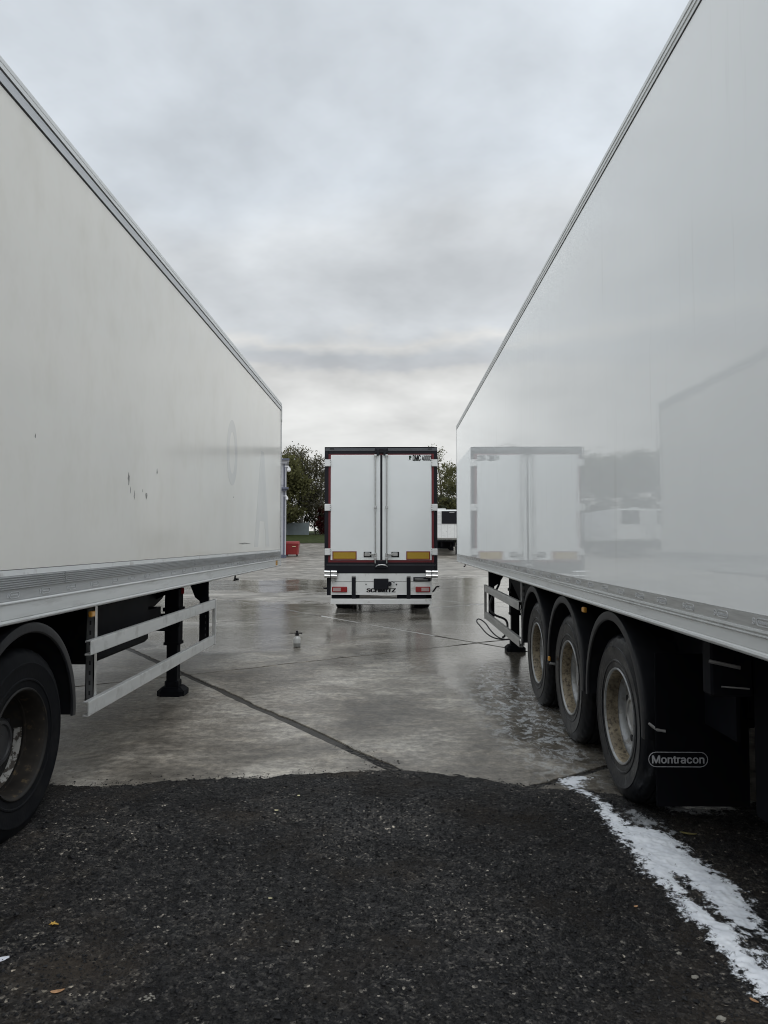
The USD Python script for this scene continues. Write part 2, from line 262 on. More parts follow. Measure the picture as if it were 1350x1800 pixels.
n.update({
    'n1': ('noise_texture', {'scale': .8, 'detail': 7.0, 'roughness': .65, 'distortion': .4}), 'n3': ('noise_texture', {'scale': 14.0, 'detail': 8.0, 'roughness': .74}),
    'ms': ('mapping', {'rotation': (0, 0, -.6), 'scale': (1.2, 2.4, 1)}), 'n2': ('noise_texture', {'scale': 2.0, 'detail': 9.0, 'roughness': .68}),
    'c1': ('rgb_ramp', {'ramp': [(.36, (.09, .079, .064)), (.50, (.20, .181, .153)), (.64, (.345, .323, .287))]}),
    'c2': ('rgb_ramp', {'ramp': [(.36, (.66, .655, .64)), (.5, (.97, .97, .97)), (.64, (1.36, 1.35, 1.32))]}),
    'c3': ('rgb_ramp', {'ramp': [(.38, (.55, .54, .53)), (.5, (1, 1, 1)), (.62, (1.6, 1.6, 1.58))]}),
    'x1': ('mix_color', {'blend_type': 'multiply', 'fac': 1.0, 'use_clamp': False}), 'x2': ('mix_color', {'blend_type': 'multiply', 'fac': .8}),
    'vo': ('voronoi_texture', {'scale': 9.0}), 'pit': ('map_range', {'from_min': .06, 'from_max': .10, 'to_min': .45, 'to_max': 1.0, 'clamp': True}), 'x2b': ('vector_math', {'math_type': 'scale'}),
    'wd': ('map_range', {'to_min': 1.0, 'to_max': .55, 'clamp': True}), 'x3': ('vector_math', {'math_type': 'scale'}),
    # soap film running off the right-hand trailer
    'mf': ('mapping', {'rotation': (0, 0, .25), 'scale': (2.2, 1.3, 1)}), 'nf': ('noise_texture', {'scale': 5.0, 'detail': 9.0, 'roughness': .78, 'distortion': .7}), 'nfr': ('map_range', {'from_min': .50, 'from_max': .58, 'clamp': True}),
    'nf2': ('map_range', {'from_min': .66, 'from_max': .58, 'clamp': True}), 'fm0': ('math', {'math_type': 'multiply'}),
    'mfa': ('mapping', {'mapping_type': 'texture', 'location': (1.25, 7.3, 0), 'scale': (.5, 2.9, 1e3)}), 'lfa': ('vector_math', {'math_type': 'length'}), 'rfa': ('map_range', {'range_type': 'smoothstep', 'from_min': 1.15, 'from_max': .3, 'to_max': .95, 'clamp': True}),
    'fm': ('math', {'math_type': 'multiply'}), 'x4': ('mix_color', {'b': (.55, .57, .58)}),
    'ro': ('map_range', {'to_min': .38, 'to_max': .05, 'clamp': True}), 'rp': ('math', {'math_type': 'multiply_add', 'value2': .4}), 'rp2': ('math', {'math_type': 'add', 'value2': -.20}), 'rpf': ('math', {'math_type': 'maximum', 'value2': .04}),
    'bs': ('map_range', {'to_min': .9, 'to_max': .12, 'clamp': True}), 'b': ('bump', {'distance': .006}),
    'nw': ('noise_texture', {'scale': 13.0, 'detail': 5.0, 'roughness': .6}), 'b2': ('bump', {'strength': .7, 'distance': .005}), 'oi': ('object_info', {}), 'ot': ('map_range', {'to_min': .86, 'to_max': 1.14}), 'x3b': ('vector_math', {'math_type': 'scale'}), 'p': ('principled_bsdf', {'specular_ior_level': .5})})
l += [('g.position', 'n1.vector'), ('g.position', 'n3.vector'), ('g.position', 'ms.vector'), ('ms.vector', 'n2.vector'), ('n1.fac', 'c1.fac'), ('n2.fac', 'c2.fac'), ('n3.fac', 'c3.fac'),
      ('c1.color', 'x1.a'), ('c2.color', 'x1.b'), ('x1.result', 'x2.a'), ('c3.color', 'x2.b'), ('g.position', 'vo.vector'), ('vo.distance', 'pit.value'), ('x2.result', 'x2b.vector1'), ('pit.result', 'x2b.scale'),
      ('oi.random', 'ot.value'), ('x2b.vector', 'x3b.vector1'), ('ot.result', 'x3b.scale'), ('wet.result', 'wd.value'), ('x3b.vector', 'x3.vector1'), ('wd.result', 'x3.scale'),
      ('g.position', 'mf.vector'), ('mf.vector', 'nf.vector'), ('nf.fac', 'nfr.value'), ('nf.fac', 'nf2.value'), ('nfr.result', 'fm0.value1'), ('nf2.result', 'fm0.value2'),
      ('g.position', 'mfa.vector'), ('mfa.vector', 'lfa.vector1'), ('lfa.value', 'rfa.value'), ('rfa.result', 'fm.value1'), ('fm0.value', 'fm.value2'), ('fm.value', 'x4.fac'), ('x3.vector', 'x4.a'), ('x4.result', 'p.base_color'),
      ('wet.result', 'ro.value'), ('n2.fac', 'rp.value1'), ('ro.result', 'rp.value3'), ('rp.value', 'rp2.value1'), ('rp2.value', 'rpf.value1'), ('rpf.value', 'p.roughness'),
      ('wet.result', 'bs.value'), ('bs.result', 'b.strength'), ('n3.fac', 'b.height'), ('g.position', 'nw.vector'), ('nw.fac', 'b2.height'), ('b2.normal', 'b.normal'), ('b.normal', 'p.normal')]
CONCRETE = usdkit.material(stage, '/World/Looks/yard_concrete', n, l, surface='p.BSDF')
JOINT = paint('joint_dirt', (.035, .031, .026), rough=.6, var=.4, vscale=20, bump=.004, bscale=60)
WET_JOINT = paint('wet_joint', (.06, .055, .05), rough=.10, var=.4, vscale=6, rvar=.08)
PALE_JOINT = paint('pale_joint', (.42, .42, .41), rough=.3, var=.15, vscale=6)  # paler colour for the far joints on the right
GRASS = paint('grass', (.033, .042, .014), rough=.9, var=.4, vscale=1.5, bump=.03, bscale=12, spec=.1)

n = {'g': ('geometry', {}), 'v1': ('voronoi_texture', {'scale': 95.0}), 'v2': ('voronoi_texture', {'scale': 42.0}), 'n1': ('noise_texture', {'scale': 1.3, 'detail': 6.0, 'roughness': .6}), 'nf': ('noise_texture', {'scale': 160.0, 'detail': 3.0}),
     'sp': ('separate_color', {}), 'sp2': ('separate_color', {}), 'c1': ('rgb_ramp', {'ramp': [(0, (.008, .008, .009)), (.55, (.016, .0157, .016)), (.84, (.027, .026, .025)), (.95, (.048, .045, .042)), (.988, (.09, .085, .076)), (1, (.26, .24, .21))]}),
     'c2': ('rgb_ramp', {'ramp': [(0, (.45, .45, .45)), (.5, (1, 1, 1)), (.85, (1.5, 1.48, 1.45)), (1, (2.5, 2.45, 2.35))]}), 'x1': ('mix_color', {'blend_type': 'multiply', 'fac': 1.0}),
     'nl': ('noise_texture', {'scale': .9, 'detail': 6.0, 'roughness': .62}), 'lr': ('rgb_ramp', {'ramp': [(.36, (.62, .61, .60)), (.5, (1, 1, 1)), (.64, (1.9, 1.84, 1.74))]}), 'x3': ('mix_color', {'blend_type': 'multiply', 'fac': 1.0, 'use_clamp': False}),
     'br': ('map_range', {'from_min': .50, 'from_max': .66, 'to_max': .8, 'clamp': True}), 'x2': ('mix_color', {'b': (.025, .0205, .0165)}),
     'hs': ('math', {'math_type': 'multiply_add', 'value2': -1.0, 'value3': 1.0}), 'b': ('bump', {'strength': 1.0, 'distance': .006}), 'b2': ('bump', {'strength': .8, 'distance': .003}),
     'rr': ('map_range', {'from_min': .35, 'from_max': .65, 'to_min': .42, 'to_max': .75, 'clamp': True}), 'p': ('principled_bsdf', {'specular_ior_level': .14})}
l = [('g.position', 'v1.vector'), ('g.position', 'v2.vector'), ('g.position', 'n1.vector'), ('g.position', 'nf.vector'), ('v1.color', 'sp.color'), ('v2.color', 'sp2.color'), ('sp.r', 'c1.fac'), ('sp2.r', 'c2.fac'), ('c1.color', 'x1.a'), ('c2.color', 'x1.b'),
     ('n1.fac', 'br.value'), ('br.result', 'x2.fac'), ('x1.result', 'x2.a'), ('g.position', 'nl.vector'), ('nl.fac', 'lr.fac'), ('x2.result', 'x3.a'), ('lr.color', 'x3.b'), ('x3.result', 'p.base_color'), ('v1.distance', 'hs.value1'), ('hs.value', 'b.height'), ('nf.fac', 'b2.height'), ('b2.normal', 'b.normal'), ('b.normal', 'p.normal'), ('n1.fac', 'rr.value'), ('rr.result', 'p.roughness')]
PLANINGS = usdkit.material(stage, '/World/Looks/dark_planings', n, l, surface='p.BSDF')
CHIPS = usdkit.material(stage, '/World/Looks/stone_chips', {
    'g': ('geometry', {}), 'r': ('rgb_ramp', {'ramp': [(0, (.008, .008, .009)), (.6, (.019, .0185, .0185)), (.90, (.034, .033, .031)), (.975, (.075, .071, .065)), (1, (.30, .28, .24))]}), 'p': ('principled_bsdf', {'roughness': .5, 'specular_ior_level': .22})},
    [('g.random_per_island', 'r.fac'), ('r.color', 'p.base_color')], surface='p.BSDF')

ys = np.r_[-30, -10, np.linspace(0, 38, 20), np.linspace(40, 130, 46), 160, 220, 400, 700.0]
obj('ground', grid_mesh(np.r_[-700, -200, np.linspace(-60, 60, 13), 200, 700.0], ys, lambda X, Y: h_of(Y) - np.where(Y < 38.5, .05, .012)), CONCRETE, smooth=True, kind='structure')
# grass bank at the far side of the yard
obj('grass_verge', grid_mesh(np.linspace(-60, 60, 25), np.linspace(85.5, 220, 60), lambda X, Y: h_of(Y) + .05 + .10 * meshkit.noise(np.stack([X * .6, Y * .6, X * 0], -1)) * (Y > 86)), GRASS, smooth=True, kind='structure')

# the yard: concrete slabs, each its own piece, over a bed of joint dirt
yard = UsdGeom.Xform.Define(stage, '/World/concrete_yard'); said(yard.GetPrim(), kind='structure'); yard = '/World/concrete_yard'
O = np.array([0.0, 5.27]); DU, DV = 5.29, 4.85
U0 = float((np.array([-2.57, 8.88]) - O) @ UV_U)                        # where the first cross joint lies along u
def slab(iu, iv):
    gap = .026
    u0, u1 = U0 + iu * DU + gap, U0 + (iu + 1) * DU - gap; v0, v1 = iv * DV + gap + (.022 if iv == 0 else 0), (iv + 1) * DV - gap - (.022 if iv == -1 else 0)
    k = 44; e = np.linspace(0, 1, k, endpoint=False)
    P = np.vstack([np.stack([u0 + (u1 - u0) * e, np.full(k, v0)], -1), np.stack([np.full(k, u1), v0 + (v1 - v0) * e], -1), np.stack([u1 - (u1 - u0) * e, np.full(k, v1)], -1), np.stack([np.full(k, u0), v1 - (v1 - v0) * e], -1)])
    q = np.c_[P * 2.2, np.full(len(P), iu * 7.3 + iv * 3.1)]
    P = P + ((np.stack([meshkit.noise(q), meshkit.noise(q + 31.7)], -1) - .5) * .05 + (np.stack([meshkit.noise(q * 4), meshkit.noise(q * 4 + 17)], -1) - .5) * .034)
    c = np.array([(u0 + u1) / 2, (v0 + v1) / 2]); inner = c + (P - c) * .997
    w = lambda A: O + A[:, :1] * UV_U + A[:, 1:] * UV_V
    N = len(P); tilt = rng.normal(0, .0012, 3)
    top = w(inner); rim = w(P)
    V = np.vstack([np.c_[top, tilt[0] * (inner - c)[:, :1] * .4 + tilt[2]], np.c_[rim, np.full(N, -.004)], np.c_[rim, np.full(N, -.045)], [[*w(c[None])[0], tilt[2]]]]); Fc = []
    for i in range(N):
        j = (i + 1) % N
        Fc += [(3 * N, i, j), (i, N + i, N + j), (i, N + j, j), (N + i, 2 * N + i, 2 * N + j), (N + i, 2 * N + j, N + j)]
    return trimesh.Trimesh(V, np.array(Fc)[:, ::-1], process=False), w(c[None])[0]
for iu in range(-6, 11):
    for iv in range(-8, 10):
        m, c = slab(iu, iv)
        if -25 < c[0] < 23 and 1.5 < c[1] < 42: obj('slab', m, CONCRETE, yard, smooth=40)
obj('joint_bed', grid_mesh(np.linspace(-22, 20, 20), np.linspace(0, 12.6, 20), lambda X, Y: X * 0 - .014), JOINT, yard)
obj('wet_joint_bed', grid_mesh(np.linspace(-22, -1.6, 12), np.linspace(12.6, 36.5, 20), lambda X, Y: X * 0 - .0065), WET_JOINT, yard)
obj('sealed_joint_bed', grid_mesh(np.linspace(-1.6, 20, 12), np.linspace(12.6, 36.5, 20), lambda X, Y: X * 0 - .0045), PALE_JOINT, yard)  # far joint bed on the right, paler than the rest

# dark planings in front; their sheet thins out raggedly over the concrete
def edge_y(x): return np.interp(x, [-12, -3.5, -2.2, -1, -.1, .25, 1.1, 1.9, 3.5, 12], [4.83, 4.85, 4.91, 5.07, 5.24, 5.16, 4.85, 4.63, 4.47, 4.42])
def gravel_z(X, Y):
    q = np.stack([X, Y, X * 0], -1); e = edge_y(X) + (meshkit.fbm(q * 2.2, 3) - .5) * .2 + (meshkit.noise(q * 17, 2) - .5) * .05
    rut = .010 * np.exp(-((X + 1.05 + .25 * (Y - 3.4)) / .22) ** 2) + .010 * np.exp(-((X - .62 - .05 * (Y - 3)) / .2) ** 2)
    k = np.clip((e - Y) / .22, -1, 1); k3 = np.clip((e - Y) / .5, 0, 1)
    return .014 * k + .006 * k3 + k3 * ((meshkit.fbm(q * 5.0, 3, 5) - .5) * .022 - rut + (meshkit.noise(q * 55, 9) - .5) * .005 + (meshkit.noise(q * 23, 3) - .5) * .007) + (meshkit.noise(q * 55, 9) - .5) * .003
xs = np.r_[-14, -9, -6, -4.6, np.arange(-3.5, 3.5, .016), 4.2, 6, 9, 14.0]; ys = np.r_[-25, -12, -5, -1, .5, 1.2, 1.7, np.arange(2.0, 4.2, .016), np.arange(4.2, 5.9, .011)]
obj('gravel_ground', grid_mesh(xs, ys, gravel_z), PLANINGS, smooth=True, kind='structure')
def stones(N, xr, yr, size, lim=None):
    x, y = rng.uniform(*xr, N), rng.uniform(yr[0], yr[1], N)
    keep = y < edge_y(x) + rng.exponential(.04, N) * (rng.random(N) < .8) if lim is None else lim(x, y); x, y = x[keep], y[keep]; N = len(x)
    s = np.clip(size * rng.lognormal(0, .45, N), .0015, .016); z = np.maximum(gravel_z(x, y), 0.0) + s * .35
    base = np.array([[1, 0, 0], [-1, 0, 0], [0, 1, 0], [0, -1, 0], [0, 0, 1], [0, 0, -1.0]]); fc = np.array([[0, 2, 4], [2, 1, 4], [1, 3, 4], [3, 0, 4], [2, 0, 5], [1, 2, 5], [3, 1, 5], [0, 3, 5]])
    V = base[None] * rng.uniform(.6, 1.2, (N, 6, 1)) * s[:, None, None] * np.array([1, 1, .62]) + rng.normal(0, .12, (N, 6, 3)) * s[:, None, None]
    a = rng.uniform(0, 2 * PI, N); ca, sa = np.cos(a)[:, None], np.sin(a)[:, None]
    V = np.stack([V[..., 0] * ca - V[..., 1] * sa, V[..., 0] * sa + V[..., 1] * ca, V[..., 2]], -1) + np.stack([x, y, z], -1)[:, None]
    return trimesh.Trimesh(V.reshape(-1, 3), (fc[None] + 6 * np.arange(N)[:, None, None]).reshape(-1, 3), process=False)
st = cat_([stones(46000, (-2.4, 2.3), (2.1, 4.0), .0030), stones(32000, (-3.2, 3.0), (3.8, 5.5), .0032), stones(3000, (-2.4, 2.4), (2.1, 4.6), .0058), stones(1800, (-.5, .7), (5.0, 5.85), .0032, lambda x, y: rng.random(len(x)) < np.exp(-((x + (y - 5.24) * .7) / .12) ** 2))])
obj('gravel', st, CHIPS, kind='stuff', label='loose dark stone chips with pale specks across the foreground')

# ------------------------------------------------------------------ running gear shared by the trailers
R_TYRE = .53
def tyre_mesh(c, s, n=72):
    p = [(.292, .03), (.30, .018), (.325, .012), (.345, .009), (.350, .004), (.358, .004), (.363, .008), (.40, .002), (.435, .0), (.440, -.003), (.448, -.003), (.452, .002), (.48, .010), (.500, .020), (.505, .024), (.516, .030), (.526, .044)]
    tread = []
    for a in (.095, .160, .225, .290): tread += [(.530, a - .008), (.519, a - .006), (.519, a + .006), (.530, a + .008)]
    p += [(.530, .06)] + tread + [(.530, .325), (.526, .341), (.515, .357), (.48, .376), (.40, .385), (.33, .375), (.292, .355)]
    m = lathe(p, c, s, n=n); v = m.vertices; rr = np.hypot(v[:, 1] - c[1], v[:, 2] - c[2]); ix = np.arange(len(v)) // len(p); low = (rr > .508) & (rr < .5265) & (ix % 3 == 0); v[low, 0] -= s * .004; k_ = 1 - .006 * low / np.maximum(rr, .1) * 1.0; v[:, 1] = c[1] + (v[:, 1] - c[1]) * k_; v[:, 2] = c[2] + (v[:, 2] - c[2]) * k_
    v[:, 2] = np.maximum(v[:, 2], c[2] - R_TYRE + .012); m.vertices = v; return m
def wheel(parent, s, xo, yc, dish, rim, barrel, hubm, rubber, n=96, dz=0.0, band=None):
    c = (xo, yc, R_TYRE - .012 + dz)
    w = obj('wheel', lathe([(.292, .055), (.306, .028), (.309, .012), (.304, .006), (.297, .008), (.291, .018)], c, s, n=n), rim, parent, smooth=35)
    obj('rim_well', lathe([(.291, .018), (.284, .028), (.280, .05), (.276, dish * .62), (.270, dish * .64), (.268, dish * .68)], c, s, n=n), barrel, w, smooth=35)
    disc = [lathe([(.268, dish * .68), (.271, dish * .70), (.271, dish * .74), (.266, dish * .84), (.258, dish * .95), (.250, dish), (.235, dish + .012), (.20, dish + .016), (.185, dish + .006), (.145, dish + .004), (.14, dish + .004)], c, s, n=n)]
    for k in range(10):
        t = 2 * PI * (k + .5) / 10; disc.append(lathe([(0, dish + .0), (.022, dish + .001), (.024, dish + .012)], (c[0], c[1] + .222 * math.cos(t), c[2] + .222 * math.sin(t)), s, n=8))
    obj('wheel_disc', cat_(disc[:1]), rim, w, smooth=40)
    for m_ in disc[1:]: obj('hand_hole', m_, SEAM, w)
    hp_ = .02 if dish < .15 else .06
    hub = [lathe([(.142, dish + .004), (.138, dish - hp_), (.125, dish - hp_ - .012), (.105, dish - hp_ - .014), (.10, dish - hp_ - .004), (.045, dish - hp_ - .004), (.04, dish - hp_ - .010), (0.0, dish - hp_ - .01)], c, s, n=36)]
    for k in range(10):
        t = 2 * PI * k / 10; q = np.array([c[0] - s * (dish - .01), c[1] + .167 * math.cos(t), c[2] + .167 * math.sin(t)]); hub.append(cyl(q, q + [-s * .045, 0, 0], .014, 6))
    obj('hub', cat_(hub), hubm, w, smooth=30)
    obj('tyre', tyre_mesh(c, s, n), rubber, w, smooth=35)
    if band: obj('worn_band', lathe([(.2695, dish * .745), (.2645, dish * .84), (.2565, dish * .95)], c, s, math.radians(-140), math.radians(5), 40), band, w, smooth=True)
    return w
def mudguard(parent, s, xo, yc, mat, r=.622, a0=-4, a1=184):
    prof = [(r, -.012), (r + .006, .01), (r, .03), (r, .12), (r + .004, .13), (r + .004, .15), (r, .16), (r, .41), (r - .012, .41), (r - .012, .0), (r - .04, -.004), (r - .052, .0), (r - .058, -.008), (r - .05, -.016), (r - .02, -.018)]
    return obj('mudguard', lathe(prof, (xo, yc, .53), s, math.radians(a0), math.radians(a1), 44, closed=True), mat, parent, smooth=40)
def guard(parent, s, y0, y1, mat, ends):
    C = lambda z0, z1: Polygon([(s * 1.262, z0), (s * 1.30, z0), (s * 1.302, z0 + .004), (s * 1.302, z1 - .004), (s * 1.30, z1), (s * 1.262, z1), (s * 1.262, z1 - .012), (s * 1.266, z1 - .012), (s * 1.266, z1 - .005), (s * 1.296, z1 - .005), (s * 1.296, z0 + .005), (s * 1.266, z0 + .005), (s * 1.266, z0 + .012), (s * 1.262, z0 + .012)])
    obj('guard_rail', extr_y(C(.842, .940), y0, y1), mat, parent); obj('guard_rail', extr_y(C(.434, .532), y0 - .02, y1), mat, parent)
    for yy in ends: obj('guard_end_post', box(s * 1.27, s * 1.309, yy - .012, yy + .022, .425, .95, .004), mat, parent)
def channel_post(parent, s, y, z0, z1, mat, w=.06):
    x1 = s * 1.258; m = [box(x1 - s * w, x1, y, y + .006, z0, z1), box(x1 - s * .006, x1, y, y + .05, z0, z1), box(x1 - s * w, x1 - s * (w - .006), y, y + .05, z0, z1)]
    p = obj('guard_post', cat_(m), mat, parent)
    for z in np.arange(z0 + .04, z1 - .05, .07): obj('post_hole', box(x1 - s * .035, x1 - s * .022, y - .0015, y + .001, z, z + .03), SEAM, p)
def leg(parent, x, y, top=1.1, dz=0.0):
    l = obj('landing_leg', cat_([box(x - .075, x + .075, y - .085, y + .085, .50, top, .008), box(x - .058, x + .058, y - .062, y + .062, .11 + dz, .55, .006), box(x - .09, x + .09, y - .1, y + .1, .86, .90), box(x - .082, x + .082, y - .09, y + .09, .50, .53)]), CHASSIS, parent)
    foot = [box(x - .075, x + .075, y - .075, y + .075, .05, .17, .02)]
    f = np.array([(x + sx * a, y + sy * b, z) for sx in (-1, 1) for sy in (-1, 1) for a, b, z in ((.145, .09, .0), (.10, .13, .0), (.145, .09, .055), (.10, .13, .055), (.10, .07, .095), (.08, .09, .095))])
    obj('foot', cat_(foot + [trimesh.convex.convex_hull(f)]).apply_translation((0, 0, dz)), CHASSIS, l)
    obj('gear_box', box(x - .10, x + .10, y - .13, y - .085, .70, .84, .01), CHASSIS, l)
def chassis(t, L, axles, leg_x, leg_y, wheel_args, hub_in=1.25, zb=.74, dz=-.045):
    yg = leg_y + .35
    for s in (-1, 1):
        web = extr_x([(.1, .86), (axles[0] - .6, zb), (yg, zb), (yg + .35, 1.09), (L - .3, 1.09), (L - .3, 1.165), (.1, 1.165)], s * .55, s * .562)
        fl = [box(s * .49, s * .62, axles[0] - .6, yg, zb - .014, zb), box(s * .49, s * .62, yg + .35, L - .3, 1.078, 1.09)]
        obj('main_beam', cat_([web] + fl), CHASSIS, t)
    for y in np.arange(.5, L - .6, 1.15):
        zl = zb + .1 if y < yg else 1.10
        obj('cross_member', cat_([box(-.55, .55, y - .004, y + .004, zl, 1.16), box(-.55, .55, y - .04, y + .04, zl - .008, zl)] +
            [extr_y([(s * .562, 1.165), (s * 1.22, 1.165), (s * 1.20, 1.15), (s * 1.0, 1.10), (s * .562, max(zl, .90))], y - .005, y + .005) for s in (-1, 1)]), CHASSIS, t)
    for y in axles:
        a = obj('axle', cat_([cyl((-1.08, y, .518), (1.08, y, .518), .073, 14)] + [cyl((s * .66, y, .518), (s * .80, y, .518), .21, 20) for s in (-1, 1)]), CHASSIS, t, smooth=30)
        for s in (-1, 1):
            obj('trailing_arm', cat_([box(s * .53, s * .63, y - .1, y + .55, .60, .66, .01), extr_x([(y + .42, zb + .02), (y + .70, zb + .02), (y + .60, .56), (y + .48, .56)], s * .52, s * .64), box(s * .54, s * .62, y - .42, y - .05, .50, .56, .01)]), CHASSIS, a)
            obj('air_bellows', lathe([(0, 0), (.11, .0), (.13, .04), (.115, .09), (.13, .14), (.11, .18), (0, .18)], (0, 0, 0), 1, n=18).apply_transform(trimesh.transformations.rotation_matrix(PI / 2, (0, 1, 0))).apply_translation((s * .58, y - .3, .56)), CHASSIS, a, smooth=30)
            obj('brake_chamber', cyl((s * .42, y + .1, .66), (s * .42, y + .32, .68), .085, 16), CHASSIS, a, smooth=30)
    for s in (-1, 1):
        leg(t, s * leg_x, leg_y, dz=dz)
        for y in axles: wheel(t, s, s * hub_in, y, dz=dz, **wheel_args)
    obj('leg_brace', cat_([tube([(-leg_x, leg_y, .80), (leg_x, leg_y, .80)], .028, 8), tube([(-leg_x, leg_y, .62), (-.3, leg_y, 1.1)], .022, 8), tube([(leg_x, leg_y, .62), (.3, leg_y, 1.1)], .022, 8), tube([(-.56, leg_y - 1.0, .80), (-leg_x, leg_y, .66)], .022, 8), tube([(.56, leg_y - 1.0, .80), (leg_x, leg_y, .66)], .022, 8)]), CHASSIS, t)

def stadium(w, h): return LineString([(-(w - h) / 2, 0), ((w - h) / 2, 0)]).buffer(h / 2, quad_segs=4)
def outline_on_side(shape, s, xo, yc, zc, depth):                       # a flat shape raised on a trailer's side, reading correctly from outside
    m = trimesh.creation.extrude_polygon(shape, depth, engine='earcut'); v = m.vertices
    return trimesh.Trimesh(np.stack([s * (xo + v[:, 2]), yc + s * v[:, 0], zc + v[:, 1]], -1), m.faces if s > 0 else m.faces, process=False)

# ------------------------------------------------------------------ trailer on the left, dull white
L = 13.6
lt = thing('box_trailer', 'dull white box trailer on the left with grimy side and grey ribbed rub strip', 'trailer', (-3.36, -.62, .045))
obj('side_panel', box(1.24, 1.30, .03, L - .035, 1.464, 4.013), WORN_PANEL, lt); obj('side_panel', box(-1.30, -1.24, .03, L - .03, 1.30, 4.09), WORN_PANEL, lt)
obj('roof', box(-1.29, 1.285, .02, L - .02, 4.10, 4.155), WORN_PANEL, lt); obj('front_panel', box(-1.235, 1.235, L - .07, L - .01, 1.25, 4.095), WORN_PANEL, lt)
for s in (-1, 1): obj('rear_door', box(s * .01, s * 1.235, .0, .07, 1.25, 4.095, .01), WORN_PANEL, lt)
obj('floor', box(-1.235, 1.235, .08, L - .08, 1.172, 1.28), CHASSIS, lt)
obj('top_rail', extr_y([(1.25, 4.091), (1.314, 4.091), (1.314, 4.118), (1.309, 4.120), (1.309, 4.124), (1.313, 4.126), (1.313, 4.150), (1.306, 4.162), (1.29, 4.168), (1.25, 4.168)], .0, L), ALU, lt)
obj('cornice_band', extr_y([(1.25, 4.022), (1.309, 4.022), (1.309, 4.080), (1.25, 4.080)], .02, L - .06), GREY_ALU, lt)
obj('cornice_seam', cat_([box(1.25, 1.302, .03, L - .05, 4.0135, 4.0215), box(1.25, 1.304, .03, L - .05, 4.0805, 4.0905)]), SEAM, lt)
obj('corner_post', cat_([box(1.255, 1.312, L - .032, L, 1.30, 3.90, .006)]), GREY_ALU, lt)
obj('corner_cap', extr_x([(L - .055, 4.085), (L + .004, 4.085), (L + .004, 3.82), (L - .022, 3.80), (L - .045, 3.84), (L - .05, 4.0)], 1.25, 1.318), ALU, lt)
obj('cable_strip', box(1.30, 1.3045, .0, L - .04, 1.432, 1.462), WHITE_STEEL, lt)
obj('panel_sealant', box(1.29, 1.3025, .0, L - .04, 1.4625, 1.4655), SEAM, lt)
ribs = [(1.25, 1.357), (1.302, 1.357)]
for k in range(6): z = 1.357 + .0123 * k; ribs += [(1.302, z + .002), (1.310, z + .0045), (1.310, z + .0085), (1.302, z + .011)]
ribs += [(1.302, 1.431), (1.25, 1.431)]
rub_joints = [.0, 1.9, 5.05, 7.96, 11.2, L - .04]
for a, b in zip(rub_joints[:-1], rub_joints[1:]): obj('rub_strip', extr_y(ribs, a + .004, b - .004), GREY_ALU, lt)
obj('lashing_strip', box(1.25, 1.299, .0, L - .04, 1.297, 1.356), GREY_ALU, lt)
for k in range(38):
    y = 1.32 + .35 * k - .0
    if y > L - .3: break
    sh = stadium(.105, .034)
    obj('lashing_slot', cat_([outline_on_side(sh.difference(sh.buffer(-.004)), 1, 1.299, y, 1.327, .0035), outline_on_side(stadium(.07, .006), 1, 1.299, y, 1.327, .003), box(1.299, 1.302, y - .072, y - .062, 1.316, 1.338)]), BADGE, lt)
obj('bottom_rail', extr_y([(1.25, 1.172), (1.30, 1.168), (1.312, 1.174), (1.316, 1.184), (1.314, 1.192), (1.308, 1.196), (1.311, 1.200), (1.311, 1.278), (1.316, 1.284), (1.316, 1.290), (1.311, 1.295), (1.25, 1.295)], 0, L), ALU, lt)
pos = at(482, 986, 12.6); y = pos[1] + .62
stk = obj('side_sticker', box(1.311, 1.3135, y - .20, y - .02, 1.185, 1.292), ORANGE, lt)
obj('sticker_mark', cat_([box(1.3135, 1.3145, y - .155 + .06 * i, y - .122 + .06 * i, z, z + .018) for i in range(2) for z in (1.205, 1.235, 1.262)]), INK, stk)
# patches where old lettering kept the paint from fading
ring = Point(0, 0).buffer(1, 24)
o0 = Polygon([(.30 * math.cos(t), .42 * math.sin(t)) for t in np.linspace(0, 2 * PI, 40)]); oi = Polygon([(.155 * math.cos(t), .27 * math.sin(t)) for t in np.linspace(0, 2 * PI, 40)])
yy = 9.65; obj('faded_letter_patch', outline_on_side(o0.difference(oi), 1, 1.3, yy, 2.75, .0012), GHOST, lt)
A = Polygon([(-.62, -.75), (-.12, .75), (.14, .75), (.66, -.75), (.36, -.75), (.22, -.35), (-.18, -.35), (-.32, -.75)])
obj('faded_letter_patch', outline_on_side(A, 1, 1.3, 11.75, 2.28, .0012), GHOST, lt)
SCUFF = paint('scuff_grey', (.29, .285, .265), rough=.7, var=.6, vscale=60)
for px, py, w, h in ((226, 852, .045, .115), (257, 881, .055, .06), (250, 872, .02, .03), (236, 880, .03, .07), (276, 838, .03, .05), (229, 872, .02, .06), (430, 961, .9, .02), (62, 780, .012, .03), (410, 880, .05, .02)):
    Ys = np.linspace(3, 13, 2000); k = int(np.argmin([abs(at(px, py, Y)[0] + 2.06) for Y in Ys])); q = at(px, py, Ys[k]); yl = q[1] + .62
    r = np.random.default_rng(px); tt = np.linspace(0, 2 * PI, 17)[:-1]; pg = Polygon([(w * .5 * math.cos(t) * r.uniform(.4, 1.0), h * .5 * math.sin(t) * r.uniform(.6, 1.1)) for t in tt]).buffer(0)
    if hasattr(pg, 'geoms'): pg = max(pg.geoms, key=lambda x: x.area)
    obj('scuff', outline_on_side(pg, 1, 1.3, yl, q[2], .0012), SCUFF, lt)
chassis(lt, L, (2.05, 3.36, 4.67), .97, 8.37, dict(dish=.20, rim=RIM_LEFT, barrel=BARREL_LEFT, hubm=HUB_DARK, rubber=RUBBER, band=WORN_BAND), hub_in=1.26)
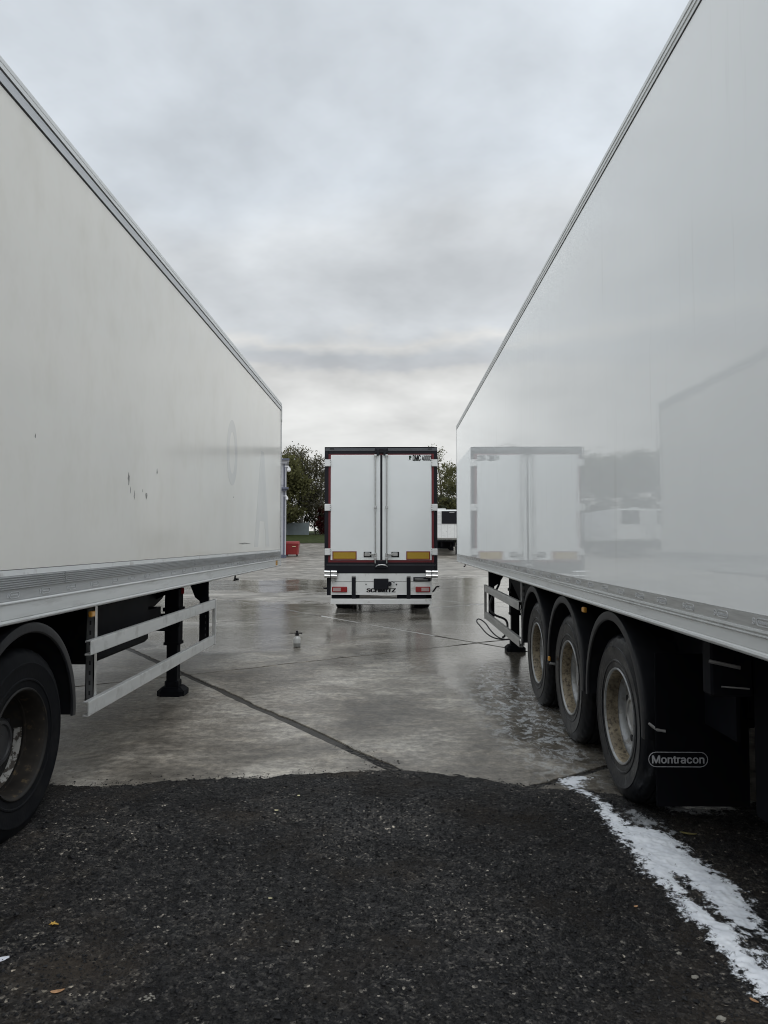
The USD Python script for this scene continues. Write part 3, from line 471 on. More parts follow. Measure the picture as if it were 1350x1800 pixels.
for s in (-1, 1):
    for y in (2.05, 3.36, 4.67): mudguard(lt, s, s * 1.27, y, PLASTIC)
guard(lt, 1, 5.46, 8.83, GUARD_ALU, (8.85,)); guard(lt, -1, 5.46, 8.83, GUARD_ALU, (8.85,))
channel_post(lt, 1, 5.62, .50, 1.17, STEEL); channel_post(lt, 1, 8.70, .43, .98, CHASSIS, .10)
obj('guard_bracket', extr_y([(1.02, 1.17), (1.255, 1.17), (1.255, .93), (1.16, .93), (1.10, .98), (1.06, 1.08)], 8.72, 8.735), CHASSIS, lt)
obj('tool_box', cat_([box(.60, 1.12, 5.9, 7.15, .70, 1.165, .03), extr_x([(6.95, .95), (7.9, .95), (7.9, .80), (7.6, .86), (7.42, .72), (7.15, .68)], .70, .98)]), CHASSIS, lt)
obj('gooseneck_plate', extr_x(Polygon([(7.1, 1.165), (9.0, 1.165), (9.0, 1.08), (8.75, .96), (8.5, .90), (7.1, .86)]).difference(Polygon([(7.35, 1.0), (7.62, .99), (7.78, 1.05), (7.78, 1.10), (7.35, 1.10)])), .70, .715), CHASSIS, lt)
obj('side_lamp', box(1.262, 1.29, 5.50, 5.56, 1.095, 1.135, .006), AMBER, lt)
obj('marker_lamp', box(1.03, 1.07, 8.38, 8.41, 1.04, 1.11, .008), RED_LENS, lt)
obj('rope_hook', cat_([tube([(1.27, 10.02, 1.17), (1.27, 10.0, 1.12), (1.285, 9.94, 1.105), (1.29, 9.86, 1.112)], .011, 6), tube([(1.285, 10.0, 1.115), (1.29, 10.09, 1.11)], .016, 6)]), CHASSIS, lt)
for s in (-1, 1): obj('mud_flap', box(s * .86, s * 1.25, 1.36, 1.372, .17, .62), FLAP, lt)

# ------------------------------------------------------------------ trailer on the right, glossy white
rt = thing('box_trailer', 'glossy white box trailer on the right, its side mirroring the yard, wheels stained brown', 'trailer', (2.71, 2.1, .045))
obj('side_panel', box(-1.30, -1.24, .03, L - .01, 1.338, 4.084), GLOSS_PANEL, rt); obj('side_panel', box(1.24, 1.30, .03, L - .03, 1.30, 4.084), GLOSS_PANEL, rt)
obj('roof', box(-1.285, 1.29, .02, L - .02, 4.10, 4.155), WHITE_STEEL, rt); obj('front_panel', box(-1.235, 1.235, L - .07, L - .012, 1.25, 4.095), WHITE_STEEL, rt)
for s in (-1, 1): obj('rear_door', box(s * .01, s * 1.235, .0, .07, 1.25, 4.095, .01), WHITE_STEEL, rt)
obj('floor', box(-1.235, 1.235, .08, L - .08, 1.172, 1.28), CHASSIS, rt)
obj('top_rail', extr_y([(-1.25, 4.090), (-1.306, 4.090), (-1.306, 4.112), (-1.311, 4.114), (-1.311, 4.132), (-1.305, 4.135), (-1.305, 4.139), (-1.313, 4.142), (-1.313, 4.166), (-1.306, 4.172), (-1.25, 4.172)], .0, L), ALU, rt)
obj('cornice_seam', box(-1.302, -1.25, .01, L - .01, 4.0845, 4.0895), SEAM, rt)
obj('corner_post', box(-1.305, -1.262, L - .008, L + .012, 1.30, 4.088, .004), GREY_ALU, rt)
obj('badge_strip', box(-1.304, -1.25, .0, L - .04, 1.281, 1.337), RAW_ALU, rt)
obj('bottom_rail', extr_y([(-1.25, 1.170), (-1.296, 1.166), (-1.308, 1.172), (-1.314, 1.182), (-1.312, 1.192), (-1.304, 1.197), (-1.306, 1.200), (-1.306, 1.252), (-1.311, 1.255), (-1.311, 1.260), (-1.303, 1.263), (-1.303, 1.267), (-1.310, 1.270), (-1.310, 1.2805), (-1.25, 1.2805)], 0, L), ALU, rt)
bt = text_on('Montracon', .0125, '-x', (0, 0, 0), width=.076, bold=True, depth=.002)
bs = text_on('S', .024, '-x', (0, 0, 0), bold=True, depth=.002)
sh = stadium(.10, .032); shr = sh.difference(sh.buffer(-.0035))
for k in range(39):
    y = .63 + .335 * k
    if y > L - .2: break
    ms = [outline_on_side(shr, -1, 1.304, y, 1.309, .002)]
    if y < 6: ms += [bt.copy().apply_translation((-1.304, y, 1.309)), bs.copy().apply_translation((-1.304, y + .072, 1.309))]
    else: ms += [outline_on_side(stadium(.07, .008), -1, 1.304, y, 1.309, .002), box(-1.306, -1.304, y + .066, y + .078, 1.297, 1.321)]
    obj('badge', cat_(ms), BADGE, rt)
chassis(rt, L, (2.64, 3.95, 5.27), .86, 8.77, dict(dish=.135, rim=RIM_RIGHT, barrel=BARREL_RIGHT, hubm=HUB, rubber=RUBBER_WET), hub_in=1.24)
for s in (-1, 1):
    for y in (2.64, 3.95, 5.27): mudguard(rt, s, s * 1.262, y, PLASTIC)
guard(rt, -1, 5.93, 8.88, GUARD_WET, (8.89,)); guard(rt, 1, 5.86, 8.88, GUARD_WET, (8.89,))
channel_post(rt, -1, 5.98, .44, 1.165, STEEL, .03); channel_post(rt, -1, 8.74, .43, 1.165, CHASSIS, .085)
obj('guard_bracket', extr_y([(-1.02, 1.165), (-1.25, 1.165), (-1.25, .93), (-1.18, .93), (-1.10, .98), (-1.04, 1.08)], 8.72, 8.735), CHASSIS, rt)
obj('gusset_plate', extr_x([(6.3, 1.165), (8.0, 1.165), (8.35, 1.12), (8.2, 1.06), (7.1, .72), (6.3, .72)], -1.02, -1.0), CHASSIS, rt)
obj('inner_splash_panel', box(-1.0, -.98, 1.5, 6.4, .62, 1.165), CHASSIS, rt)
obj('side_lamp', box(-1.29, -1.262, 3.24, 3.30, 1.085, 1.125, .006), AMBER, rt)
obj('marker_lamp', box(-1.30, -1.28, 4.42, 4.445, .53, .57, .004), AMBER, rt)
fl = obj('mud_flap', box(-1.27, -.76, 1.86, 1.872, .17, 1.0, .004), FLAP, rt); obj('mud_flap', box(.80, 1.27, 1.86, 1.872, .17, 1.0, .004), FLAP, rt)
q = at(1192, 1335, 3.96) - np.array([2.71, 2.1, .045])
st_ = stadium(.325, .082); m = trimesh.creation.extrude_polygon(st_.difference(st_.buffer(-.0035)), .002, engine='earcut'); v = m.vertices
obj('flap_lettering', cat_([trimesh.Trimesh(np.stack([q[0] + v[:, 0], 1.86 - v[:, 2], q[2] + v[:, 1]], -1), m.faces, process=False), text_on('Montracon', .040, '-y', (q[0], 1.86, q[2]), width=.285, bold=True, depth=.002)]), GREY_INK, fl)
obj('mudguard_stay', tube([(-1.28, 1.93, .60), (-1.262, 1.86, .585), (-1.22, 1.85, .58)], .008, 8), DULL_STEEL, rt)
obj('mudguard_stay', tube([(-1.27, 4.49, .50), (-1.22, 4.49, .49)], .012, 8), STEEL, rt)
pb = obj('pallet_box', cat_([box(-1.02, 1.05, .30, 1.30, .33, 1.165, .02), box(-1.05, 1.08, .28, .30, .33, .37)]), FLAP, rt)  # unseen box, added to keep the space under the trailer dark
Yh = 3.35
for (a, b, r) in (((1246, 1162), (1302, 1174), .009), ((1268, 1207), (1318, 1211), .004)):
    p0 = at(a[0], a[1], 3.36) - np.array([2.71, 2.1, .045]); p1 = at(b[0], b[1], 3.30) - np.array([2.71, 2.1, .045])
    obj('latch_lever', cat_([tube([p0, (p0 + p1) / 2, p1], r, 8)] + ([tube([p0 + [.03, 0, 0], p0 + [.032, 0, .035]], .006, 6)] if r > .01 else [])), DULL_STEEL, rt)
obj('latch_mount', box(-1.2, -1.0, 1.32, 1.42, .88, 1.165, .01), CHASSIS, rt)
obj('rope_hook', cat_([tube([(-1.27, 13.05 - 2.6 + 1.7, 1.17), (-1.27, 12.15, 1.12), (-1.285, 12.22, 1.105)], .012, 6)]), CHASSIS, rt)
# air hose looping down beside the landing leg
h1 = [at(878, 1018, 10.9), at(868, 1045, 10.8), at(862, 1072, 10.75), at(872, 1082, 10.7), at(889, 1090, 10.65), at(892, 1103, 10.6), at(884, 1120, 10.7)]
o_ = np.array([2.71, 2.1, .045]); obj('suspended_hose', tube(spline(np.array(h1) - o_, 40), .017, 8), HOSE, rt, smooth=True)
h2 = np.array([at(900, 1122, 10.9), at(884, 1124, 10.9), at(868, 1121, 10.95), at(853, 1111, 11.1), at(842, 1098, 11.3), at(838, 1091, 11.4), at(841, 1088, 11.45), at(848, 1091, 11.4), at(858, 1102, 11.2), at(869, 1115, 11.0), at(880, 1122, 10.85), at(905, 1123, 10.7)])
obj('air_hose', tube(spline(h2, 90), .010, 8), HOSE, smooth=True, label='thin black air hose looped beside the landing leg of the right trailer', cat='hose')

# ------------------------------------------------------------------ trailer in the middle, seen from behind
D, C0 = 16.39, np.array([-.26, 16.39, 0.0])
mt = thing('refrigerated_trailer', 'white trailer with black and red framed rear doors standing between the two others', 'trailer', C0)
def R(px, py): q = at(px, py, D) - C0; return q[0], q[2]
def fb(x0, y0, x1, y1, out, inn, bev=0.0):                               # a block on the rear; out, inn: how far it stands behind / reaches into the trailer
    a, b = R(x0, y0), R(x1, y1); return box(a[0], b[0], -out, inn, a[1], b[1], bev)
XL, XR = R(571, 900)[0], R(769, 900)[0]; ZT = R(670, 786)[1]; ZB = R(670, 1008)[1]
obj('side_panel', box(XL, XL + .06, .05, 13.5, ZB + .05, ZT - .02), DOOR_WHITE, mt); obj('side_panel', box(XR - .06, XR, .05, 13.5, ZB + .05, ZT - .02), DOOR_WHITE, mt)
obj('roof', box(XL + .005, XR - .005, .05, 13.5, ZT - .05, ZT - .006), DOOR_WHITE, mt); obj('front_panel', box(XL + .065, XR - .065, 13.42, 13.48, ZB + .05, ZT - .055), DOOR_WHITE, mt)
obj('floor', box(XL + .065, XR - .065, .1, 13.4, ZB + .05, ZB + .16), CHASSIS, mt)
fr = obj('rear_frame', cat_([fb(571, 786, 577, 1008, .015, .05), fb(763, 786, 769, 1008, .015, .05), fb(577, 786, 763, 797.5, .015, .05), fb(577, 988.5, 763, 1008, .015, .05)]), FRAME_BLACK, mt)
obj('header_strip', fb(572, 788.2, 768, 792.8, .022, -.012, .004), FRAME_GREY, fr)
obj('header_lamp', cat_([fb(580, 788.4, 587, 790.2, .028, -.02), fb(752, 788.4, 759, 790.2, .028, -.02)]), SEAM, fr)
obj('sill_strip', cat_([fb(574, 992.6, 660, 993.6, .022, -.013), fb(680, 992.6, 766, 993.6, .022, -.013)]), FRAME_GREY, fr)
obj('red_seal', cat_([fb(577, 797.5, 581.8, 988.5, .01, .05), fb(758.7, 797.5, 763, 988.5, .01, .05), fb(581.8, 797.5, 758.7, 799.8, .01, .05), fb(581.8, 984.6, 758.7, 988.5, .01, .05)]), RED_TAPE, fr)
obj('centre_seal', fb(668.3, 799.8, 672.2, 984.6, .012, .05), FRAME_BLACK, fr)
for k, (a, b) in enumerate(((581.8, 668.3), (672.2, 758.7))):
    d = obj('door', fb(a, 799.8, b, 984.6, .02, .06, .006), DOOR_WHITE, mt); left = k == 0
    hx = (571, 582) if left else (757.5, 769)
    for y0, y1 in ((808, 820), (886, 898), (964.2, 975.8)):
        h = obj('hinge', cat_([fb(hx[0], y0, hx[1], y1, .05, -.021, .008)]), WHITE_STEEL, d)
        ix = 580.3 if left else 758.3
        obj('hinge_bolts', cat_([fb(ix, yb, ix + 1.2, yb + 1.1, .056, -.05) for yb in np.linspace(y0 + 1.5, y1 - 2.6, 3)]), INK, h)
    px = 660 if left else 679.7
    a0, a1 = R(px, 800), R(px, 990)
    rod = obj('lock_rod', cyl((a0[0], -.055, a1[1]), (a0[0], -.055, a0[1]), .017, 10), STEEL, d, smooth=True)
    obj('rod_guide', cat_([box(a0[0] - .032, a0[0] + .032, -.08, -.021, R(px, y)[1] - .035, R(px, y)[1] + .035, .012) for y in (801.5, 892, 982)]), STEEL, rod)
    hp = (639.5, 653) if left else (688, 701.5)
    obj('handle_plate', cat_([fb(hp[0], 970, hp[1], 979.2, .03, -.021), ]), INK, d)
    obj('handle', cat_([fb(hp[0] + 1.5, 971.5, hp[1] - 2.5, 977.5, .05, -.031, .006), fb(min(hp[1] - 3 if left else 680, 660 if left else hp[0] + 3), 973.2, 660 if left else hp[0] + 3, 975.8, .075, -.045, .004), fb(px - 2.3, 972, px + 2.3, 979, .075, -.03, .008)]), STEEL, d)
    mp = (584.4, 627) if left else (714, 756)
    pl = obj('marker_plate', fb(mp[0], 969, mp[1], 984, .024, -.0205), RED_EDGE, d)
    obj('reflective_field', fb(mp[0] + 1.8, 970.8, mp[1] - 1.8, 982.2, .027, -.024), OCHRE, pl)
    if not left:
        q = R(729.5, 805); q2 = R(746.5, 805.2)
        obj('door_lettering', cat_([text_on('DMC', .128, '-y', (q[0] + .04 + dx, -.02 - abs(dx) * .05, q[1]), width=.18, bold=True, depth=.003) for dx in (-.0035, .0036)] + [text_on('40001', .122, '-y', (q2[0] + .05 + dx, -.02 - abs(dx) * .05, q2[1]), width=.225, bold=True, depth=.003) for dx in (-.003, .0031)]), INK, d)
        e0 = R(721, 805.5)
        obj('door_emblem', cat_([extr_y([(e0[0] - .03, e0[1] + .055), (e0[0] + .025, e0[1] + .06), (e0[0] + .03, e0[1] + .01), (e0[0] + .005, e0[1] - .0), (e0[0] + .02, e0[1] - .04), (e0[0] - .01, e0[1] - .025), (e0[0] - .03, e0[1] - .06), (e0[0] - .025, e0[1])], -.023, -.02)] + [fb(726 + 2.1 * i, 809.3, 727.4 + 2.1 * i, 810.3 + .3 * (i % 2), .023, -.02) for i in range(5)]), GREEN_INK, d)
obj('lock_keeper', cat_([fb(659, 787.5, 682, 797, .05, -.014, .02), fb(662, 790, 667, 801, .06, -.02, .008), fb(674, 790, 679, 801, .06, -.02, .008)]), FRAME_BLACK, mt)
obj('lock_keeper', cat_([fb(659, 985, 682, 999.5, .05, -.014, .02)]), FRAME_BLACK, mt)
c1, c2 = R(661, 995.5), R(681, 995.5); obj('keeper_bracket', tube([(c1[0], -.07, c1[1]), (c1[0] + .05, -.09, c1[1] + .03), ((c1[0] + c2[0]) / 2, -.09, c1[1] + .035), (c2[0] - .05, -.09, c1[1] + .03), (c2[0], -.07, c1[1])], .012, 8), STEEL, mt)
for a, b in ((571.5, 581.6), (583, 593), (748, 757.6), (759, 768.8)):
    for y in (1005.2, 1012):
        p0, p1 = R(a, y), R(b, y); obj('buffer_roller', cyl((p0[0], -.14, p0[1]), (p1[0], -.14, p0[1]), .043, 18), CHROME, mt, smooth=40)
for a, b in ((572, 593), (748, 768.5)): obj('roller_bracket', fb(a, 1003, b, 1014.5, .10, -.016), FRAME_BLACK, mt)
ap = obj('rear_apron', cat_([fb(582, 1008, 759, 1021.6, .03, .02), fb(582, 1022.3, 759, 1045.6, .045, .02)]), WHITE_STEEL, mt)
obj('apron_bolts', cat_([fb(642.5, 1026, 644.5, 1028, .05, -.045), fb(695.8, 1026, 698, 1028.4, .05, -.045)]), INK, ap)
q = R(670, 1037.3); obj('apron_lettering', cat_([text_on('SCHMITZ', .086, '-y', (q[0] + dx, -.045 - abs(dx) * .05, q[1]), width=.655, bold=True, depth=.003, slant=.12) for dx in (-.009, 0, .0091)]), INK, ap)
pb = obj('plate_holder', fb(657.2, 1016.8, 683, 1036.3, .075, -.046, .02), FRAME_BLACK, mt)
q = R(685, 1026); obj('coupling_knob', cat_([cyl((q[0], -.05, q[1]), (q[0], -.13, q[1]), .045, 14), tube([(q[0], -.08, q[1] + .03), (q[0] + .06, -.1, q[1] + .05), (q[0] + .12, -.08, q[1] + .02)], .008, 6)]), FRAME_BLACK, pb)
for a, b in ((618.6, 625.6), (714.8, 721.6)):
    p_ = obj('bumper_post', fb(a, 1014.5, b, 1053, .06, -.046, .006), FRAME_BLACK, mt); obj('post_bracket', fb(a, 1012, b, 1014.2, .07, -.046), STEEL, p_)
obj('side_upright', cat_([fb(575, 1010, 581.4, 1046, .03, .06)]), FRAME_BLACK, mt)
for k, (a, b) in enumerate(((584, 610.5), (730.3, 756))):
    t_ = obj('tail_light', fb(a, 1031, b, 1040.6, .075, -.046, .012), RED_LENS, mt)
    i0 = a + 2 if k == 0 else b - 15.5
    obj('indicator_lens', cat_([fb(i0, 1032.8, i0 + 13.5, 1038.8, .079, -.074, .01)]), CLEAR_LENS, t_)
sp_ = obj('socket_panel', fb(726.3, 1014.2, 757, 1021.4, .07, -.031, .008), FRAME_BLACK, mt); obj('socket_slots', cat_([fb(729, 1016.2, 744, 1017, .074, -.07), fb(729, 1018.6, 752, 1019.5, .074, -.07)]), STEEL, sp_)
for s, (px, py) in ((-1, (573, 1034)), (1, (760, 1040))):
    q = R(px, py)
    obj('lamp_arm', tube([(q[0], -.02, q[1]), (q[0] + s * .03, -.02, q[1] + .02), (q[0] + s * .09, -.02, q[1] + (.11 if s > 0 else .02)), (q[0] + s * .16, -.02, q[1] + (.12 if s > 0 else .02))] if s > 0 else [(q[0] + .03, -.02, q[1]), (q[0] - .03, -.02, q[1]), (q[0] - .06, -.02, q[1] + .01)], .018, 8), CHASSIS, mt)
obj('underrun_bar', fb(581.6, 1052.3, 759, 1061.8, .07, .05, .006), WHITE_STEEL, mt)
for a, b in ((583, 632), (698, 749)): obj('underrun_bracket', fb(a, 1046, b, 1052, .02, .05), CHASSIS, mt)
wa = dict(dish=.12, rim=WHITE_STEEL, barrel=WHITE_STEEL, hubm=HUB, rubber=RUBBER, n=36)
for s in (-1, 1):
    obj('main_beam', box(s * .50, s * .62, .1, 13.2, .60, ZB + .04), CHASSIS, mt)
    for y in (1.5, 2.81, 4.12):
        wheel(mt, s, s * 1.17, y, **wa); mudguard(mt, s, s * 1.19, y, PLASTIC, r=.60, a0=20, a1=160)
    leg(mt, s * .95, 9.6, .85)
    obj('mud_flap', box(s * .76, s * 1.19, .86, .872, .14, .62), FLAP, mt)
for y in (1.5, 2.81, 4.12): obj('axle', cyl((-1.0, y, .51), (1.0, y, .51), .075, 12), CHASSIS, mt)
obj('spare_carrier', box(-.45, .45, 5.5, 7.5, .40, .80, .03), CHASSIS, mt)

# ------------------------------------------------------------------ far side of the yard
def reefer(loc, label, rz=0):
    t = thing('parked_trailer', label, 'trailer', loc, rz, 'trailers parked across the yard')
    obj('box_body', box(-1.28, 1.28, .06, 13.4, 1.42, 4.15, .02), WHITE_STEEL, t)
    u = obj('cooling_unit', cat_([box(-1.2, 1.2, -.42, .055, 1.55, 4.05, .05)]), WHITE_STEEL, t)
    obj('grille', cat_([box(-.64, .95, -.45, -.421, 2.86, 4.0, .02)] + [box(-.6, .9, -.462, -.451, z, z + .02) for z in np.arange(2.92, 3.96, .09)]), FRAME_BLACK, u)
    obj('unit_badge', box(.05, .5, -.47, -.463, 3.86, 3.92), STEEL, u)
    obj('louvre', cat_([box(-1.12, -.72, -.428, -.421, z, z + .012) for z in np.arange(2.9, 3.95, .12)]), GREY_INK, u)
    obj('panel_joint', cat_([box(-.70, -.685, -.426, -.421, 1.62, 4.0), box(-1.18, 1.18, -.426, -.421, 2.81, 2.825), box(-.1, -.085, -.426, -.421, 1.62, 2.8), box(.5, .515, -.426, -.421, 1.62, 2.8)]), GREY_INK, u)
    obj('roof_hatch', box(-1.0, -.2, .3, 1.0, 4.152, 4.26, .04), WHITE_STEEL, t)
    obj('front_sill', cat_([box(-1.25, 1.25, -.05, .2, 1.22, 1.40), box(-1.2, -.3, -.20, -.06, 1.26, 1.36, .02)]), CHASSIS, t)
    obj('connector', cat_([cyl((x, -.2, 1.45), (x, -.06, 1.45), .05, 10) for x in (-.9, -.6, -.25, .3)]), STEEL, t)
    for s in (-1, 1):
        obj('main_beam', box(s * .45, s * .6, .2, 13.2, .80, 1.3), CHASSIS, t); leg(t, s * .9, 2.4, 1.2)
        for y in (9.6, 10.9, 12.2): obj('tyre', tyre_mesh((s * 1.24, y, .52), s, 24), RUBBER, t, smooth=35)
    obj('bulkhead', box(-1.2, .3, 1.9, 2.2, .62, 1.22), CHASSIS, t)
    return t
r0 = reefer((4.98, 64, h_of(64) - .004), 'white refrigerated trailer far off, seen between the middle and right trailers')
copy_of(r0, (-17.2, 60, h_of(60)), 0, 'white trailer mirrored next to the middle trailer on the right panel')
copy_of(r0, (-20.6, 61, h_of(61)), 0, 'second white trailer mirrored on the right panel, further from the middle trailer')

# warehouse corner with cameras
bz = h_of(60)
wh = thing('warehouse', 'lilac grey steel clad building corner with cameras, behind the left trailer', 'building', (-10.2, 60, bz - .1), .17)
W2 = 1.1
obj('wall', cat_([box(-W2, W2 - .12, 0.02, 18, .1, 8.2)]), CLADDING, wh)
for k in range(7): obj('cladding_panel', box(-W2 + .3 * k, -W2 + .3 * k + .27, -.01, .019, .4, 5.8, .004), CLADDING, wh)
for k in range(7): obj('cladding_panel', box(-W2 + .3 * k, -W2 + .3 * k + .27, -.01, .019, 6.25, 8.15, .004), CLADDING, wh)
obj('corner_trim', box(W2 - .09, W2 + .03, -.03, .25, .2, 8.1), CLADDING, wh); obj('downpipe', cyl((W2 - .16, -.06, .2), (W2 - .16, -.06, 8.1), .05, 10), CLAD_DARK, wh)
obj('canopy', cat_([box(-W2, W2 + .22, -.3, .2, 5.92, 6.08, .02), box(-W2, W2 + .06, -.2, .1, 5.78, 5.91)]), CLAD_DARK, wh)
obj('eaves', cat_([box(-W2 - .1, W2 + .25, -.25, 18.2, 8.25, 8.5, .03), box(-W2 - .1, W2 + .1, -.2, 18.2, 8.1, 8.24)]), CLADDING, wh)
obj('gutter', box(-W2 - .1, W2 + .27, -.36, -.26, 8.36, 8.52, .02), CLAD_DARK, wh)
obj('skirting', box(-W2, W2 + .05, -.05, .03, .0, .35), CLAD_DARK, wh)
def camera_unit(x, z, r, name):
    c = thing(name, 'white dome camera on a bracket at the top corner of the warehouse' if r > .15 else 'small white camera below the ledge of the warehouse corner', 'camera', (-10.2 + x, 60 + .17 * x, bz - .1 + z))
    obj('bracket', cat_([box(-.35, .0, -.12, -.04, .1, .2, .01), box(-.06, .06, -.14, -.02, -.02, .12, .02)]), CCTV_WHITE, c)
    s = trimesh.creation.icosphere(3, r); s.apply_translation((0, -.08, -r * .9)); obj('dome', s, CCTV_WHITE, c, smooth=True)
    obj('collar', cyl((0, -.08, -r * .35), (0, -.08, .02), r * .9, 16), CCTV_WHITE, c)
camera_unit(W2 + .22, 7.72, .17, 'security_camera'); camera_unit(W2 + .08, 5.2, .11, 'security_camera')

# red wheeled bin
bi = thing('waste_bin', 'red wheeled waste bin beside the warehouse corner', 'bin', (at(513, 970, 63)[0], 63, h_of(63) - .012))
body = trimesh.convex.convex_hull(np.array([(sx * a, sy * b, z) for sx in (-1, 1) for sy in (-1, 1) for a, b, z in ((.54, .42, .20), (.64, .52, 1.1), (.55, .43, .17))]))
obj('body', body, BIN_RED, bi)
obj('rim', cat_([box(-.67, .67, -.55, -.5, 1.05, 1.13, .01), box(-.67, .67, .5, .55, 1.05, 1.13, .01), box(-.67, -.62, -.5, .5, 1.05, 1.13), box(.62, .67, -.5, .5, 1.05, 1.13)]), BIN_RED, bi)
th = np.linspace(0, PI, 12); lid = extr_x([(-.52 * math.cos(t), 1.135 + .22 * math.sin(t)) for t in th], -.64, .64); obj('lid', lid, BIN_RED, bi)
obj('label_plate', box(.1, .42, -.56, -.545, .84, .92), PALE_LEAF, bi)
for sx in (-1, 1):
    for sy in (-1, 1): obj('castor', cat_([cyl((sx * .45 - .025, sy * .33, .09), (sx * .45 + .025, sy * .33, .09), .09, 14), box(sx * .45 - .04, sx * .45 + .04, sy * .33 - .03, sy * .33 + .03, .1, .2)]), RUBBER, bi)

# palisade fence on the bank
fx0, fx1 = at(488, 930, 100)[0], at(542, 930, 100)[0]
fe = thing('palisade_fence', 'grey palisade fence on the grass bank below the trees', 'fence', (fx0, 100, h_of(100) + .05))
n_p = int((fx1 - fx0) / .155)
for k in range(n_p): x = .155 * k; obj('pale', extr_y([(x, .05), (x + .11, .05), (x + .11, 1.72), (x + .055, 1.82), (x, 1.72)], -.015, .0), FENCE, fe)
for z in (.3, 1.4): obj('fence_rail', box(0, fx1 - fx0, .002, .05, z, z + .07), FENCE, fe)
for x in (.6, 2.4, fx1 - fx0): obj('fence_post', box(x - .07, x + .07, .052, .15, -.3, 2.0), FENCE, fe)
obj('backing_panel', box(.0, fx1 - fx0, .153, .17, .1, 1.7), FENCE, fe)

# trees
def leaves(c, size, r):
    N = len(c); a = r.normal(size=(N, 3)); a /= np.linalg.norm(a, axis=1, keepdims=True); b = np.cross(a, r.normal(size=(N, 3))); b /= np.linalg.norm(b, axis=1, keepdims=True)
    s = (size * r.uniform(.55, 1.3, N))[:, None]
    V = np.stack([c - a * s, c + b * s * .55, c + a * s, c - b * s * .55], 1).reshape(-1, 3); i = 4 * np.arange(N)[:, None]
    return trimesh.Trimesh(V, np.vstack([i + [0, 1, 2], i + [0, 2, 3]]), process=False)
def tree(name, label, x, y, H, Wd, mat, seed, n_leaf=6000, weep=False, cat='tree', bark=BARK, leaf=.13, bare=.25, sparse=1.0, group=None, limbs=16):
    r = np.random.default_rng(seed); z0 = h_of(y) - .1; t = thing(name, label, cat, (x, y, z0), 0, group)
    tp = np.array([(0, 0, 0), (r.normal(0, .15), r.normal(0, .15), H * .3), (r.normal(0, .3), r.normal(0, .3), H * .62), (r.normal(0, .35), r.normal(0, .3), H * .97)])
    tc = spline(tp, 16); obj('trunk', tube(tc, np.linspace(.018 * H, .012, 16), 8), bark, t, smooth=True)
    tips, wood = [], []
    for k in range(limbs):
        f = bare + (.97 - bare) * (k + r.uniform(0, 1)) / limbs; p = tc[int(f * 15)]; ang = r.uniform(0, 2 * PI)
        ln = Wd * .5 * (1.1 - .75 * abs(f - .45) / .55) * r.uniform(.6, 1.15); up = ln * r.uniform(.25, .9)
        e = p + np.array([math.cos(ang) * ln, math.sin(ang) * ln, up]); e[2] = min(e[2], H * 1.0)
        br = spline([p, (p + e) / 2 + [0, 0, .12 * ln], e], 8); wood.append(tube(br, np.linspace(.006 * H, .008, 8), 5))
        for q in range(6):
            w = br[r.integers(2, 8)]; a2 = r.normal(0, 1, 3); a2[2] = abs(a2[2]) * .8; a2 *= r.uniform(.4, 1.1) * Wd * .13; tips.append((w + a2, Wd * .07 * r.uniform(.6, 1.4))); wood.append(tube([w, w + a2 * .6, w + a2], [.012, .009, .006], 4))
    obj('limbs', cat_(wood), bark, t)
    tips_c = np.array([a for a, _ in tips]); tips_r = np.array([b for _, b in tips])
    wgt = r.uniform(.2, 1.6, len(tips)) ** 1.5; k = r.choice(len(tips), n_leaf, p=wgt / wgt.sum())
    c = tips_c[k] + r.normal(0, 1, (n_leaf, 3)) * tips_r[k][:, None] * np.array([1, 1, .8])
    if weep:
        strand = r.integers(0, 260, n_leaf); off = r.normal(0, 1, (260, 2)) * .5; hang = r.uniform(0, 1, n_leaf) ** .8 * r.uniform(1.0, 3.6, 260)[strand]
        sel = r.random(n_leaf) < .7; base = tips_c[r.integers(0, len(tips), 260)]
        c2 = base[strand] + np.c_[off[strand], -hang] + r.normal(0, .06, (n_leaf, 3)); c = np.where(sel[:, None], c2, c)
    c = c[(c[:, 2] > .25) & (r.random(len(c)) < sparse)]
    obj('crown', leaves(c, leaf, r), mat, t); return t
def X(px, Y): return at(px, 900, Y)[0]
tree('birch_tree', 'tall drooping birch behind the grey fence, left of the middle trailer', X(531, 104), 104, 13.2, 6.2, LEAF_BIRCH, 11, 5600, True, bark=BIRCH, leaf=.15, limbs=22)
tree('birch_tree', 'shorter olive birch touching the left edge of the middle trailer', X(563, 103), 103, 11.9, 5.5, LEAF_BIRCH, 12, 4200, True, bark=BIRCH, leaf=.15, limbs=20)
tree('birch_tree', 'thin sparse birch rising behind the warehouse corner', X(506, 112), 112, 14.2, 4.6, LEAF_BIRCH, 13, 2600, False, bark=BARK, leaf=.14, limbs=22, bare=.4)
tree('bushy_tree', 'dark bushy undergrowth tree under the drooping birches', X(520, 108), 108, 7.5, 8.0, LEAF_DARK, 14, 3600, False, leaf=.17, bare=.06)
tree('bushy_tree', 'dark undergrowth right behind the fence end beside the middle trailer', X(556, 106), 106, 6.5, 6.0, LEAF_DARK, 15, 3600, False, leaf=.17, bare=.05)
tree('red_shrub', 'dark red shrub beside the left edge of the middle trailer', X(570, 101.5), 101.5, 4.2, 3.0, LEAF_RED, 16, 5000, False, cat='shrub', leaf=.13, bare=.04)
tree('bare_tree', 'thin almost leafless tree at the right top corner of the middle trailer', X(775, 106), 106, 13.6, 4.6, LEAF_OLIVE, 17, 1500, False, leaf=.13, limbs=24, bare=.3)
